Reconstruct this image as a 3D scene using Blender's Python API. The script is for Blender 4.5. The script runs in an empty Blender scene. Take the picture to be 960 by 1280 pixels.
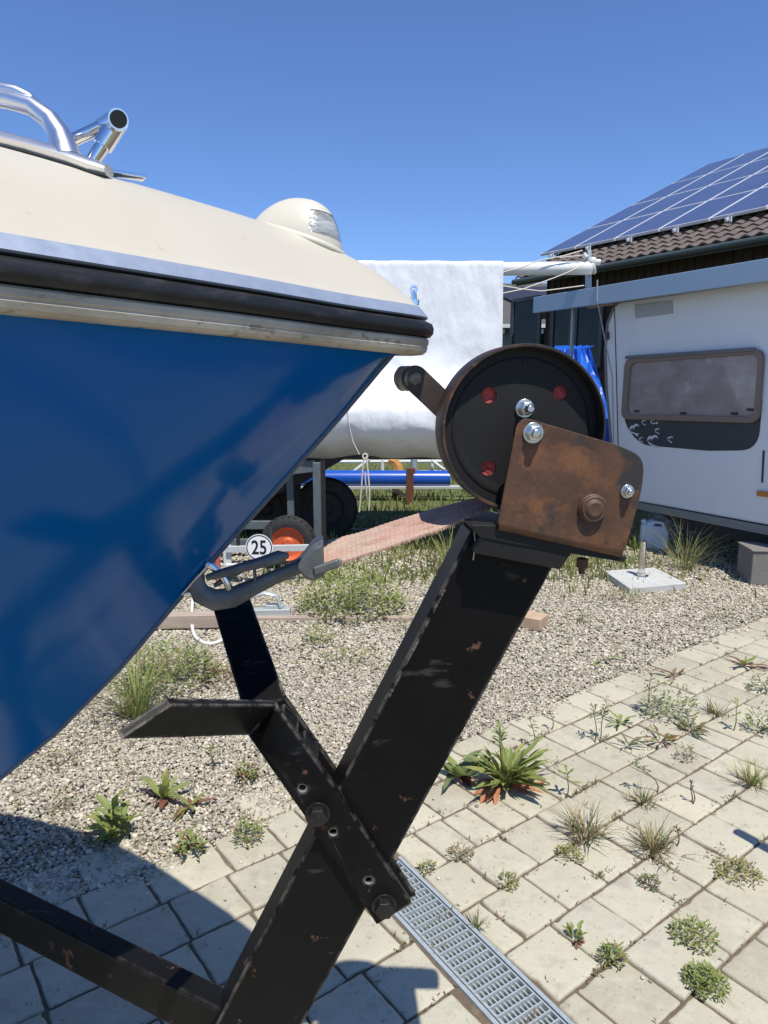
import bpy, bmesh, math, random
import numpy as np
from mathutils import Vector, Matrix, noise as mnoise
R = math.radians
random.seed(7); rng = np.random.default_rng(7)
S = bpy.context.scene
COL = S.collection

# ------------------------------------------------------------------ camera, light, exposure
F = 890.0; PITCH = R(10.06); CH = 1.5
cd = bpy.data.cameras.new('camera'); cam = bpy.data.objects.new('camera', cd); COL.objects.link(cam)
cd.sensor_fit = 'VERTICAL'; cd.sensor_height = 24.0; cd.lens = F/1280*24.0
cd.clip_start = 0.02; cd.clip_end = 800
cam.location = (0, 0, CH); cam.rotation_euler = (R(90)-PITCH, 0, 0)
S.camera = cam
SUN_AZ = math.atan2(0.36, -0.93); SUN_EL = R(65)
SUNDIR = Vector((math.sin(SUN_AZ)*math.cos(SUN_EL), math.cos(SUN_AZ)*math.cos(SUN_EL), math.sin(SUN_EL)))
sl = bpy.data.lights.new('sun', 'SUN'); sl.energy = 4.6; sl.angle = R(0.5); sl.color = (1.0, 0.955, 0.88)
so = bpy.data.objects.new('sun', sl); COL.objects.link(so)
so.rotation_euler = SUNDIR.to_track_quat('Z', 'Y').to_euler(); so.location = (3, -4, 8)
W = bpy.data.worlds.new('World'); S.world = W; W.use_nodes = True
wn = W.node_tree; bg = wn.nodes['Background']
sky = wn.nodes.new('ShaderNodeTexSky'); sky.sky_type = 'NISHITA'; sky.sun_disc = False
sky.sun_elevation = SUN_EL; sky.sun_rotation = SUN_AZ; sky.altitude = 450
sky.air_density = 1.0; sky.dust_density = 0.15; sky.ozone_density = 4.5
tint = wn.nodes.new('ShaderNodeMix'); tint.data_type = 'RGBA'; tint.blend_type = 'MULTIPLY'; tint.inputs['Factor'].default_value = 1.0; tint.inputs['B'].default_value = (.71, .84, 1.09, 1)
wn.links.new(sky.outputs['Color'], tint.inputs['A']); wn.links.new(tint.outputs['Result'], bg.inputs['Color']); bg.inputs['Strength'].default_value = 0.12
S.view_settings.view_transform = 'Standard'; S.view_settings.look = 'None'
S.view_settings.exposure = 0.3; S.view_settings.gamma = 1.0
S.render.engine = 'CYCLES'
S.cycles.max_bounces = 8; S.cycles.use_denoising = True

# ------------------------------------------------------------------ geometry helpers
c_, s_ = math.cos(PITCH), math.sin(PITCH)
CAM = Vector((0, 0, CH))
ZV = Vector((0, 0, 1))
def ray(px, py):
    a = (px-480)/F; b = (640-py)/F
    return Vector((a, c_+b*s_, -s_+b*c_))
def P(px, py, d): return CAM+ray(px, py)*d
def PL(px, py, o, n):
    r = ray(px, py); return CAM+r*((o-CAM).dot(n)/r.dot(n))
def G(px, py, z=0.0): return PL(px, py, Vector((0, 0, z)), ZV)
TH = R(5)
U = Vector((math.cos(TH), math.sin(TH), 0)); V = Vector((-math.sin(TH), math.cos(TH), 0))
O = P(657, 537, .93)
def C(px, py, l=0.0): return PL(px, py, O+V*l, V)
def ab(px, py, l=0.0):
    q = C(px, py, l)-O; return (q.dot(U), q.z)
def L3(a, b, l): return O+U*a+ZV*b+V*l

class MB:
    def __init__(s): s.v = []; s.f = []
    def add(s, verts, faces):
        n = len(s.v); s.v += [Vector(v) for v in verts]; s.f += [tuple(i+n for i in f) for f in faces]; return s
    def hexa(s, p):   # 8 points: bottom 4 ccw, top 4 ccw
        return s.add(p, [(3,2,1,0),(4,5,6,7),(0,1,5,4),(1,2,6,5),(2,3,7,6),(3,0,4,7)])
    def box(s, c, sz, rz=0.0, M=None):
        hx, hy, hz = sz[0]/2, sz[1]/2, sz[2]/2
        m = M or Matrix.Rotation(rz, 3, 'Z')
        p = [m @ Vector(q)+Vector(c) for q in [(-hx,-hy,-hz),(hx,-hy,-hz),(hx,hy,-hz),(-hx,hy,-hz),(-hx,-hy,hz),(hx,-hy,hz),(hx,hy,hz),(-hx,hy,hz)]]
        return s.hexa(p)
    def bar(s, a, b, w, h, up=ZV):
        a = Vector(a); b = Vector(b); d = (b-a).normalized(); x = d.cross(Vector(up)).normalized(); y = x.cross(d)
        q = [(-w/2,-h/2),(w/2,-h/2),(w/2,h/2),(-w/2,h/2)]
        return s.hexa([a+x*i+y*j for i, j in q]+[b+x*i+y*j for i, j in q])
    def prism(s, pts, ext):
        n = len(pts); e = Vector(ext); pts = [Vector(p) for p in pts]
        return s.add(pts+[p+e for p in pts], [tuple(range(n-1,-1,-1)), tuple(range(n, 2*n))]+[(i,(i+1)%n,n+(i+1)%n,n+i) for i in range(n)])
    def tube(s, path, r, n=12, cap=True, flat=None, ref=None):
        path = [Vector(p) for p in path]; m = len(path)
        rs = r if isinstance(r, (list, tuple)) else [r]*m
        rings = []; prev = None
        for i in range(m):
            t = (path[min(i+1,m-1)]-path[max(i-1,0)]).normalized()
            if prev is None:
                rf = Vector(ref) if ref is not None else (ZV if abs(t.z) < .9 else Vector((1,0,0)))
                x = t.cross(rf).normalized()
            else: x = (prev-t*prev.dot(t)).normalized()
            prev = x; y = t.cross(x)
            ra = rs[i]; rb = rs[i]*(flat if flat else 1)
            rings.append([path[i]+x*math.cos(2*math.pi*k/n)*rb+y*math.sin(2*math.pi*k/n)*ra for k in range(n)])
        vs = [p for g in rings for p in g]
        fs = [(i*n+k, i*n+(k+1)%n, (i+1)*n+(k+1)%n, (i+1)*n+k) for i in range(m-1) for k in range(n)]
        if cap: fs += [tuple(range(n-1,-1,-1)), tuple(range((m-1)*n, m*n))]
        return s.add(vs, fs)
    def cyl(s, a, b, r, n=24, r2=None):
        return s.tube([a, b], [r, r if r2 is None else r2], n)
    def lathe(s, o, ax, prof, n=48, closed=False):   # prof: (h, r)
        o = Vector(o); ax = Vector(ax).normalized(); x = ax.orthogonal().normalized(); y = ax.cross(x); m = len(prof)
        vs = [o+ax*h+(x*math.cos(2*math.pi*k/n)+y*math.sin(2*math.pi*k/n))*r for h, r in prof for k in range(n)]
        fs = [(i*n+k, i*n+(k+1)%n, ((i+1)%m)*n+(k+1)%n, ((i+1)%m)*n+k) for i in range(m if closed else m-1) for k in range(n)]
        return s.add(vs, fs)
    def hexnut(s, a, b, r): return s.tube([a, b], r, 6)
    def grid(s, pts):   # pts[i][j]
        m = len(pts); n = len(pts[0])
        return s.add([p for g in pts for p in g], [(i*n+j, i*n+j+1, (i+1)*n+j+1, (i+1)*n+j) for i in range(m-1) for j in range(n-1)])
    def ellipsoid(s, c, r, nu=16, nv=10):
        c = Vector(c); g = [[c+Vector((r[0]*math.sin(math.pi*i/nv)*math.cos(2*math.pi*j/nu), r[1]*math.sin(math.pi*i/nv)*math.sin(2*math.pi*j/nu), r[2]*math.cos(math.pi*i/nv))) for j in range(nu+1)] for i in range(nv+1)]
        return s.grid(g)
    def build(s, name, mat, parent=None, smooth=None, bevel=0, seg=2, weld=False):
        me = bpy.data.meshes.new(name)
        off = WLOC.get(parent.name, Vector((0,0,0))) if parent else Vector((0,0,0))
        me.from_pydata([tuple(v-off) for v in s.v], [], s.f)
        if weld:
            bm = bmesh.new(); bm.from_mesh(me); bmesh.ops.remove_doubles(bm, verts=bm.verts, dist=1e-5); bm.to_mesh(me); bm.free()
        bm = bmesh.new(); bm.from_mesh(me); bmesh.ops.recalc_face_normals(bm, faces=bm.faces); bm.to_mesh(me); bm.free()
        me.materials.append(mat)
        o = bpy.data.objects.new(name, me); COL.objects.link(o)
        if parent: o.parent = parent; WLOC[o.name] = off
        if smooth is not None:
            for p in me.polygons: p.use_smooth = True
            me.set_sharp_from_angle(angle=R(smooth))
        if bevel:
            b = o.modifiers.new('bevel', 'BEVEL'); b.width = bevel; b.segments = seg; b.limit_method = 'ANGLE'; b.angle_limit = R(35)
            if smooth is None:
                for p in me.polygons: p.use_smooth = True
            b.harden_normals = True
        return o
WLOC = {}
def thing(name, loc, label, cat, group=None):
    o = bpy.data.objects.new(name, None); COL.objects.link(o); o.location = loc; o.empty_display_size = .1
    WLOC[o.name] = Vector(loc); o['label'] = label; o['category'] = cat
    if group: o['group'] = group
    return o
def tag(o, label, cat, group=None):
    o['label'] = label; o['category'] = cat
    if group: o['group'] = group
    return o
def kind(o, k): o['kind'] = k; return o

def plate2d(outline, holes, thick, org, X, Y, bev=0.0):
    """extruded plate with holes; outline/holes in (X,Y) coordinates about org, centred on the plane"""
    cu = bpy.data.curves.new('tmp', 'CURVE'); cu.dimensions = '2D'; cu.fill_mode = 'BOTH'; cu.extrude = max(thick/2-bev, 1e-5)
    cu.bevel_depth = bev; cu.bevel_resolution = 1
    if bev: cu.offset = -bev
    for poly in [outline]+list(holes):
        sp = cu.splines.new('POLY'); sp.points.add(len(poly)-1); sp.use_cyclic_u = True
        for i, (x, y) in enumerate(poly): sp.points[i].co = (x, y, 0, 1)
    ob = bpy.data.objects.new('tmp', cu)
    me = bpy.data.meshes.new_from_object(ob)
    N = X.cross(Y)
    vs = [org+X*v.co.x+Y*v.co.y+N*v.co.z for v in me.vertices]; fs = [tuple(p.vertices) for p in me.polygons]
    bpy.data.objects.remove(ob); bpy.data.curves.remove(cu); bpy.data.meshes.remove(me)
    return vs, fs
def circ(cx, cy, r, n=24): return [(cx+r*math.cos(2*math.pi*k/n), cy+r*math.sin(2*math.pi*k/n)) for k in range(n)]
def rounded(pts, rad, n=6):
    out = []; m = len(pts)
    for i in range(m):
        p0, p1, p2 = Vector(pts[i-1]), Vector(pts[i]), Vector(pts[(i+1)%m])
        r = rad[i] if isinstance(rad, (list, tuple)) else rad
        if r <= 0: out.append(tuple(p1)); continue
        d0 = (p0-p1); d2 = (p2-p1); k = min(r, d0.length*.48, d2.length*.48)
        a = p1+d0.normalized()*k; b = p1+d2.normalized()*k
        for t in range(n+1):
            t /= n; out.append(tuple(a*(1-t)**2+p1*2*t*(1-t)+b*t*t))
    return out

# ------------------------------------------------------------------ materials
MATS = {}
def M(name, base, rough=.5, metal=0.0, layers=(), bump=None, coat=0.0, attr=None, spec=None, rough_var=None, bump2=None, transmission=0.0, alpha=None, edge=None, coord='Object', sheen=0.0, ior=None, trans_col=False, coat_rough=.04):
    if name in MATS: return MATS[name]
    m = bpy.data.materials.new(name); m.use_nodes = True; nt = m.node_tree; N = nt.nodes; Lk = nt.links
    b = N['Principled BSDF']; b.inputs['Roughness'].default_value = rough; b.inputs['Metallic'].default_value = metal
    if spec is not None: b.inputs['Specular IOR Level'].default_value = spec
    if coat: b.inputs['Coat Weight'].default_value = coat; b.inputs['Coat Roughness'].default_value = coat_rough
    if transmission: b.inputs['Transmission Weight'].default_value = transmission
    if ior: b.inputs['IOR'].default_value = ior
    tc = N.new('ShaderNodeTexCoord'); co = tc.outputs[coord]
    def noise(scale, detail=4, rough_=.6, stretch=None, offs=None):
        n = N.new('ShaderNodeTexNoise'); n.inputs['Scale'].default_value = scale; n.inputs['Detail'].default_value = detail; n.inputs['Roughness'].default_value = rough_
        src = co
        if stretch or offs:
            mp = N.new('ShaderNodeMapping'); Lk.new(co, mp.inputs['Vector'])
            if stretch: mp.inputs['Scale'].default_value = stretch
            if offs: mp.inputs['Location'].default_value = (offs, offs*1.7, offs*.6)
            src = mp.outputs['Vector']
        Lk.new(src, n.inputs['Vector']); return n.outputs['Fac']
    def mapr(sock, lo, hi, a=0.0, bb=1.0):
        r = N.new('ShaderNodeMapRange'); r.inputs['From Min'].default_value = lo; r.inputs['From Max'].default_value = hi
        r.inputs['To Min'].default_value = a; r.inputs['To Max'].default_value = bb; Lk.new(sock, r.inputs['Value']); return r.outputs['Result']
    def mix(fac, c1, c2):
        x = N.new('ShaderNodeMix'); x.data_type = 'RGBA'; Lk.new(fac, x.inputs['Factor'])
        if isinstance(c1, tuple): x.inputs['A'].default_value = (*c1, 1)
        else: Lk.new(c1, x.inputs['A'])
        if isinstance(c2, tuple): x.inputs['B'].default_value = (*c2, 1)
        else: Lk.new(c2, x.inputs['B'])
        return x.outputs['Result']
    col = tuple(base)
    if attr:
        at = N.new('ShaderNodeAttribute'); at.attribute_name = attr[0]; ra = N.new('ShaderNodeValToRGB'); cr = ra.color_ramp
        cols = attr[1]
        while len(cr.elements) < len(cols): cr.elements.new(.5)
        for i, cc in enumerate(cols): cr.elements[i].position = i/(len(cols)-1); cr.elements[i].color = (*cc, 1)
        Lk.new(at.outputs['Fac'], ra.inputs['Fac']); col = ra.outputs['Color']
    rsock = None
    for i, l in enumerate(layers):
        scale, lo, hi, lc, fm = l[:5]; st = l[5] if len(l) > 5 else None
        fac = mapr(noise(scale, 5, .62, st, 3.1*(i+1)), lo, hi, 0, fm)
        col = mix(fac, col, tuple(lc))
        if len(l) > 6:   # roughness of this layer
            x = N.new('ShaderNodeMix'); x.data_type = 'FLOAT'; Lk.new(fac, x.inputs['Factor'])
            if rsock is None: x.inputs['A'].default_value = rough
            else: Lk.new(rsock, x.inputs['A'])
            x.inputs['B'].default_value = l[6]; rsock = x.outputs['Result']
    if edge:      # paint worn off along real edges of the mesh
        bv = N.new('ShaderNodeBevel'); bv.samples = 4; bv.inputs['Radius'].default_value = edge[0]
        ge = N.new('ShaderNodeNewGeometry'); dt = N.new('ShaderNodeVectorMath'); dt.operation = 'DOT_PRODUCT'
        Lk.new(bv.outputs['Normal'], dt.inputs[0]); Lk.new(ge.outputs['Normal'], dt.inputs[1])
        em = mapr(dt.outputs['Value'], .98, .86, 0, 1); nm = mapr(noise(edge[2], 5), .42, .58, 0, edge[3])
        mu = N.new('ShaderNodeMath'); mu.operation = 'MULTIPLY'; Lk.new(em, mu.inputs[0]); Lk.new(nm, mu.inputs[1])
        col = mix(mu.outputs['Value'], col, tuple(edge[1]))
    if isinstance(col, tuple): b.inputs['Base Color'].default_value = (*col, 1)
    else: Lk.new(col, b.inputs['Base Color'])
    if rough_var: rsock = mapr(noise(rough_var[0], 4), .3, .7, rough_var[1], rough_var[2])
    if rsock is not None: Lk.new(rsock, b.inputs['Roughness'])
    prevn = None
    for bp in (bump, bump2):
        if not bp: continue
        bn = N.new('ShaderNodeBump'); bn.inputs['Strength'].default_value = bp[2]; bn.inputs['Distance'].default_value = bp[1]
        Lk.new(noise(bp[0], 6, .6, bp[3] if len(bp) > 3 else None), bn.inputs['Height'])
        if prevn: Lk.new(prevn, bn.inputs['Normal'])
        prevn = bn.outputs['Normal']
    if prevn: Lk.new(prevn, b.inputs['Normal'])
    if trans_col:   # thin leaf: light through the blade
        tr = N.new('ShaderNodeBsdfTranslucent'); ad = N.new('ShaderNodeMixShader'); ad.inputs['Fac'].default_value = .3
        if isinstance(col, tuple): tr.inputs['Color'].default_value = (*col, 1)
        else: Lk.new(col, tr.inputs['Color'])
        out = N['Material Output']; Lk.new(b.outputs['BSDF'], ad.inputs[1]); Lk.new(tr.outputs['BSDF'], ad.inputs[2]); Lk.new(ad.outputs['Shader'], out.inputs['Surface'])
    MATS[name] = m; return m

m_hull = M('blue_gelcoat', (.0004,.098,.32), .15, layers=[(1.1,.45,.7,(.0006,.078,.265),.6),(90,.74,.79,(.10,.18,.28),.35)], bump=(1.6,.03,.06), spec=.20)
m_deck = M('cream_gelcoat', (.50,.46,.372), .45, layers=[(5,.4,.75,(.44,.40,.315),.5),(1.5,.5,.7,(.46,.415,.32),.5),(60,.66,.74,(.36,.31,.24),.5)], bump=(300,.0006,.15))
m_band = M('weathered_cream_band', (.47,.43,.34), .55, layers=[(10,.45,.65,(.30,.26,.19),.8,(1,1,2)),(38,.60,.68,(.16,.13,.095),.7,(1,1,2)),(90,.63,.70,(.07,.055,.04),.7)], bump=(120,.001,.4))
m_alum = M('brushed_aluminium', (.34,.39,.47), .38, .45, layers=[(70,.66,.74,(.36,.38,.42),.5)], rough_var=(60,.34,.5), bump=(200,.0004,.15))
m_rubber = M('black_rubber', (.008,.008,.008), .5, layers=[(25,.5,.72,(.06,.058,.055),.55,(1,1,3)),(160,.74,.78,(.35,.34,.32),.8)], bump=(90,.0012,.3))
m_chrome = M('polished_steel', (.78,.79,.80), .12, 1.0, rough_var=(30,.06,.22))
m_cast = M('cast_aluminium', (.70,.71,.74), .28, .95, layers=[(40,.6,.75,(.45,.46,.5),.5)], bump=(150,.0005,.2))
m_lightbody = M('ivory_plastic', (.56,.53,.43), .4, layers=[(10,.5,.8,(.50,.45,.35),.5)], coat=.1)
m_lens = M('clear_ribbed_lens', (.40,.41,.39), .12, layers=[(26,.42,.60,(.16,.155,.13),.8,(1,1,4))], coat=.8, bump=(90,.002,.5,(.2,.2,4)))
m_black = M('black_paint', (.0028,.0028,.0030), .46, spec=.17, edge=(.007,(.20,.18,.155),45,.95), layers=[(2.2,.42,.7,(.0085,.008,.0075),.75,None,.6),(75,.63,.68,(.075,.07,.065),.4,(.10,1,.5),.7),(4,.5,.8,(.008,.0075,.007),.6,None,.6),(24,.655,.70,(.14,.07,.042),.85,None,.85),(75,.74,.77,(.38,.36,.34),.6,(1,1,.6),.8)], bump=(60,.0012,.3), bump2=(220,.0006,.25))
m_blackmatt = M('dark_winch_paint', (.0115,.011,.0105), .6, spec=.3, layers=[(7,.45,.8,(.018,.015,.013),.7),(70,.74,.78,(.20,.12,.07),.6)], bump=(130,.0006,.25))
m_rustrim = M('rusty_rim', (.016,.013,.011), .6, layers=[(9,.48,.66,(.11,.055,.03),.9),(60,.6,.7,(.20,.10,.05),.6)], bump=(150,.0008,.4))
m_rust = M('rust_plate', (.098,.044,.020), .62, layers=[(8,.42,.60,(.055,.026,.014),.9),(22,.48,.66,(.175,.072,.026),.8),(9,.515,.60,(.021,.0205,.019),.95),(60,.55,.7,(.040,.021,.013),.6),(160,.62,.70,(.22,.10,.04),.5)], bump=(170,.0008,.5), bump2=(18,.0015,.2))
m_rustdark = M('dark_rust_cap', (.085,.042,.022), .62, layers=[(30,.45,.7,(.045,.028,.018),.8)], bump=(140,.0008,.4))
m_zinc = M('zinc_bolt', (.66,.66,.64), .28, 1.0, layers=[(120,.55,.7,(.30,.28,.25),.6)], rough_var=(150,.18,.42))
m_blackbolt = M('oiled_bolt', (.03,.028,.027), .38, .6, layers=[(120,.6,.72,(.16,.13,.09),.6)], bump=(200,.0006,.3))
m_hook = M('worn_galvanised_hook', (.11,.118,.118), .50, .45, layers=[(25,.42,.66,(.19,.195,.185),.8),(110,.62,.72,(.21,.20,.17),.5)], bump=(120,.0006,.3))
m_strap = M('faded_red_webbing', (.42,.245,.195), .85, layers=[(18,.40,.62,(.43,.34,.26),.85,(1,4,1)),(22,.55,.66,(.25,.15,.11),.7,(1,5,1)),(60,.5,.7,(.54,.36,.29),.5),(300,.55,.65,(.22,.12,.085),.4)], bump=(420,.0015,.7))
m_spool = M('red_webbing', (.55,.09,.07), .8, layers=[(120,.45,.65,(.30,.035,.03),.8)], bump=(300,.002,.6))
m_fibre = M('frayed_fibre', (.42,.27,.20), .9)

# ------------------------------------------------------------------ ground, gravel, paving
m_soil = M('soil', (.20,.165,.12), .95, layers=[(3,.4,.65,(.27,.23,.17),.8),(40,.5,.7,(.10,.075,.05),.7)], bump=(60,.01,.6))
m_gravelbed = M('gravel_bed', (.19,.17,.13), .95, layers=[(55,.45,.6,(.44,.38,.29),.9),(90,.5,.65,(.12,.10,.08),.7),(1.2,.5,.75,(.16,.15,.09),.5)], bump=(70,.02,.9))
m_lawn = M('lawn', (.10,.125,.035), .95, layers=[(2,.4,.65,(.17,.155,.06),.8),(30,.45,.65,(.055,.085,.02),.8)], bump=(25,.05,.7))
m_paver = M('concrete_paver', (.42,.37,.29), .85, attr=('rnd', [(.375,.345,.255),(.45,.415,.305),(.42,.395,.30),(.48,.44,.32)]),
            layers=[(2.4,.48,.72,(.28,.25,.18),.6),(26,.5,.75,(.51,.47,.38),.5),(14,.56,.70,(.30,.265,.20),.6),(60,.60,.70,(.22,.19,.15),.7),(9,.6,.75,(.26,.225,.18),.55),(170,.6,.68,(.25,.22,.18),.5)], bump=(220,.0022,.55), bump2=(45,.002,.35))
m_joint = M('joint_soil', (.125,.092,.06), .95, layers=[(30,.5,.7,(.20,.155,.10),.8),(12,.58,.72,(.075,.085,.03),.6)], bump=(90,.006,.8))
m_pebble = M('pebble', (.4,.37,.3), .75, attr=('rnd', [(.26,.23,.17),(.39,.345,.25),(.52,.47,.36),(.155,.14,.115),(.44,.365,.245),(.62,.575,.47),(.29,.265,.215)]), layers=[(150,.45,.7,(.30,.27,.22),.35)])
def sheet(name, pts, mat):
    return kind(MB().add([Vector(p) for p in pts], [tuple(range(len(pts)))]).build(name, mat), 'structure')
sheet('ground', [(-300,-60,-.35),(300,-60,-.35),(300,500,-.35),(-300,500,-.35)], M('far_ground', (.11,.12,.05), .95, layers=[(.3,.4,.65,(.19,.17,.09),.8)]))
RW = R(37.3); WD = Vector((math.cos(RW), math.sin(RW), 0)); MD = Vector((-math.sin(RW), math.cos(RW), 0))
def rw(r, w, z=0.0): return MD*r+WD*w+Vector((0,0,z))
# gravel bed with gentle lumps
gb = MB(); gx = np.linspace(-7, 9, 90); gy = np.linspace(1.2, 9.5, 70)
gb.grid([[Vector((x, y, (-.014+.010*mnoise.noise(Vector((x*1.5, y*1.5, 0)))) if Vector((x, y, 0)).dot(MD) > 1.75 else -.3)) for x in gx] for y in gy])
kind(gb.build('gravel_ground', m_gravelbed, smooth=60), 'structure')
sheet('lawn', [(-40,7.1,.004),(-1,6.6,.004),(1.0,6.8,.004),(2.4,8.6,.004),(40,9.0,.004),(60,60,.004),(-60,60,.004)], m_lawn)
# paving: real blocks with worn edges; rows 0.186 m
PW = .186; R0 = .763
DRAIN0, DRAIN1 = G(507, 1084), G(712, 1284)
DD = (DRAIN1-DRAIN0).normalized(); DN = Vector((-DD.y, DD.x, 0))
if DN.x < 0: DN = -DN
DC0 = (G(505,1085)+G(501,1140))/2*0.5+(G(703,1278)+G(625,1275))/2*.5
DW = .150; DL0, DL1 = -.40, 1.2
def clip_poly(poly, o, n, d):      # keep the side where (q-o).n > d
    out = []
    for i in range(len(poly)):
        a, b = poly[i], poly[(i+1)%len(poly)]; fa, fb = (a-o).dot(n)-d, (b-o).dot(n)-d
        if fa >= 0: out.append(a)
        if fa*fb < 0: out.append(a.lerp(b, fa/(fa-fb)))
    return out
def paver(mb, rnds, poly, c, rotate=True):
    ang = random.gauss(0, .006) if rotate else 0; ca_, sa_ = math.cos(ang), math.sin(ang)
    poly = [c+Vector(((q-c).x*ca_-(q-c).y*sa_, (q-c).x*sa_+(q-c).y*ca_, 0)) for q in poly]
    dz = random.gauss(0, .0018); tx, ty = random.gauss(0, .008), random.gauss(0, .008)
    per = []; nr = []
    for i in range(len(poly)):
        a, b = poly[i], poly[(i+1)%len(poly)]; e = b-a; L_ = e.length
        if L_ < .004: continue
        e /= L_; n_ = Vector((-e.y, e.x, 0)); r_ = min(.0045, L_*.3)
        m_ = max(2, int(L_/.022))
        for k in range(m_+1): per.append(a+e*(r_+(L_-2*r_)*k/m_)); nr.append(n_)
    cen = sum(per, Vector())/len(per); N_ = len(per)
    if N_ < 6: return
    if (cen-per[0]).dot(nr[0]) < 0: nr = [-q for q in nr]
    jit = [random.gauss(0, .0008) for _ in per]; k = 0
    while k < N_:                                  # a few chipped edges
        if random.random() < .05:
            for m_ in range(3):
                if k+m_ < N_: jit[k+m_] += (.002,.005,.002)[m_]*random.uniform(.5,1.4)
        k += 3
    vs = []; rings = [(-.03, 0), (-.0065, 0), (-.003, .0018), (-.0007, .0048), (0, .009)]
    for z, ins in rings:
        for q, n_, j in zip(per, nr, jit):
            p = q+n_*(ins+j); vs.append(Vector((p.x, p.y, z+dz+tx*(p.x-cen.x)+ty*(p.y-cen.y))))
    vs.append(Vector((cen.x, cen.y, dz+.0004))); fs = []
    for r_ in range(len(rings)-1):
        for k in range(N_): fs.append((r_*N_+k, r_*N_+(k+1)%N_, (r_+1)*N_+(k+1)%N_, (r_+1)*N_+k))
    o_ = (len(rings)-1)*N_
    for k in range(N_): fs.append((o_+k, o_+(k+1)%N_, len(vs)-1))
    mb.add(vs, fs); rnds += [random.random()]*len(vs)
JB = [rw(r, w, -.0075) for r, w in [(-4,-6),(-4,9),(2.05,9),(2.05,-6)]]
jm = MB()
for q in (clip_poly(JB, DC0, DN, DW/2), clip_poly(JB, DC0, -DN, DW/2), clip_poly(clip_poly(clip_poly(JB, DC0, DN, -DW/2), DC0, -DN, -DW/2), DC0, -DD, -DL0), clip_poly(clip_poly(clip_poly(JB, DC0, DN, -DW/2), DC0, -DN, -DW/2), DC0, DD, DL1)):
    if len(q) > 2: jm.add(q, [tuple(range(len(q)))])
kind(jm.build('joint_bed', m_joint), 'structure')
def rect(r0, r1, w0, w1): return [rw(r0, w0), rw(r0, w1), rw(r1, w1), rw(r1, w0)]
pv_ = MB(); rnds = []
random.seed(21)
JOINTS = []
for row in range(-26, 8):
    r0 = R0+PW*row
    w = -5.0+random.uniform(0, .2)
    while w < 7.2:
        ln = random.choice([.186,.186,.186,.186,.186,.186,.125,.24]) 
        c = rw(r0+PW/2, w+ln/2)
        vis = c.y > .3 and abs(c.x) < .62*c.y+1.5
        far_ok = r0+PW/2 < 2.03 or (w > .25 and w+ln < 1.32 and r0 < 2.2 and random.random() < .8)
        near_ok = vis or (c.y > -1.0 and abs(c.x) < 2)
        if near_ok and far_ok:
                g_ = .0039; full_ = rect(r0+g_, r0+PW-g_, w+g_, w+ln-g_); dl = (c-DC0).dot(DD)
                touch = [abs((q-DC0).dot(DN)) for q in full_]
                if dl > DL0-.05 and (min(touch) < DW/2+.02 or (min((q-DC0).dot(DN) for q in full_) < 0 < max((q-DC0).dot(DN) for q in full_))):
                    for sg in (-1, 1):
                        pl2 = clip_poly(full_, DC0, DN*sg, DW/2+.012)
                        if len(pl2) > 2:
                            ar = abs(sum(pl2[i].x*pl2[(i+1)%len(pl2)].y-pl2[(i+1)%len(pl2)].x*pl2[i].y for i in range(len(pl2))))/2
                            if ar > .0012: paver(pv_, rnds, pl2, sum(pl2, Vector())/len(pl2), False)
                else: paver(pv_, rnds, full_, c)
                JOINTS.append(rw(r0, w+ln*random.random())); JOINTS.append(rw(r0+PW*random.random(), w))
        w += ln
po = pv_.build('paving', m_paver, smooth=55); kind(po, 'structure')
at = po.data.attributes.new('rnd', 'FLOAT', 'POINT'); at.data.foreach_set('value', np.array(rnds, dtype=np.float32))
m_steel = M('galvanised_steel', (.44,.48,.48), .45, .35, layers=[(60,.5,.7,(.34,.37,.37),.8),(200,.64,.72,(.25,.22,.18),.4)], rough_var=(80,.3,.55))
def dp(a, b, z=0.0): return DC0+DN*a+DD*b+Vector((0,0,z))
DG = thing('drain_grate', dp(0, 0), 'galvanised steel drain grating set between the pavers', 'drain grate')
for sg in (-1, 1):
    fb = MB(); fb.hexa([dp(sg*DW/2-.006, DL0, -.05), dp(sg*DW/2+.006, DL0, -.05), dp(sg*DW/2+.006, DL1, -.05), dp(sg*DW/2-.006, DL1, -.05), dp(sg*DW/2-.006, DL0, .003), dp(sg*DW/2+.006, DL0, .003), dp(sg*DW/2+.006, DL1, .003), dp(sg*DW/2-.006, DL1, .003)])
    fb.build('side_rail', m_steel, DG, bevel=.0012)
gr = MB()
for sg in (-1, 1): gr.bar(dp(sg*(DW/2-.012), DL0+.01, -.012), dp(sg*(DW/2-.012), DL1-.01, -.012), .004, .026)
nb_ = int((DL1-DL0)/.0285)
for k in range(nb_): gr.bar(dp(-DW/2+.011, DL0+.02+k*.0285, -.012), dp(DW/2-.011, DL0+.02+k*.0285, -.012), .0042, .028)
for k in range(9):
    a_ = -DW/2+.022+k*(DW-.044)/8
    gr.bar(dp(a_, DL0+.01, -.017), dp(a_, DL1-.01, -.017), .0042, .018)
gr.build('grating', m_steel, DG)
ch = MB(); ch.bar(dp(0, DL0, -.11), dp(0, DL1, -.11), DW-.012, .02); kind(ch.build('drain_channel', M('dark_channel', (.035,.03,.025), .9, layers=[(60,.6,.7,(.20,.17,.13),.8)], bump=(80,.01,.6))), 'structure')  # channel floor in a dark tone with scattered paler spots

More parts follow.
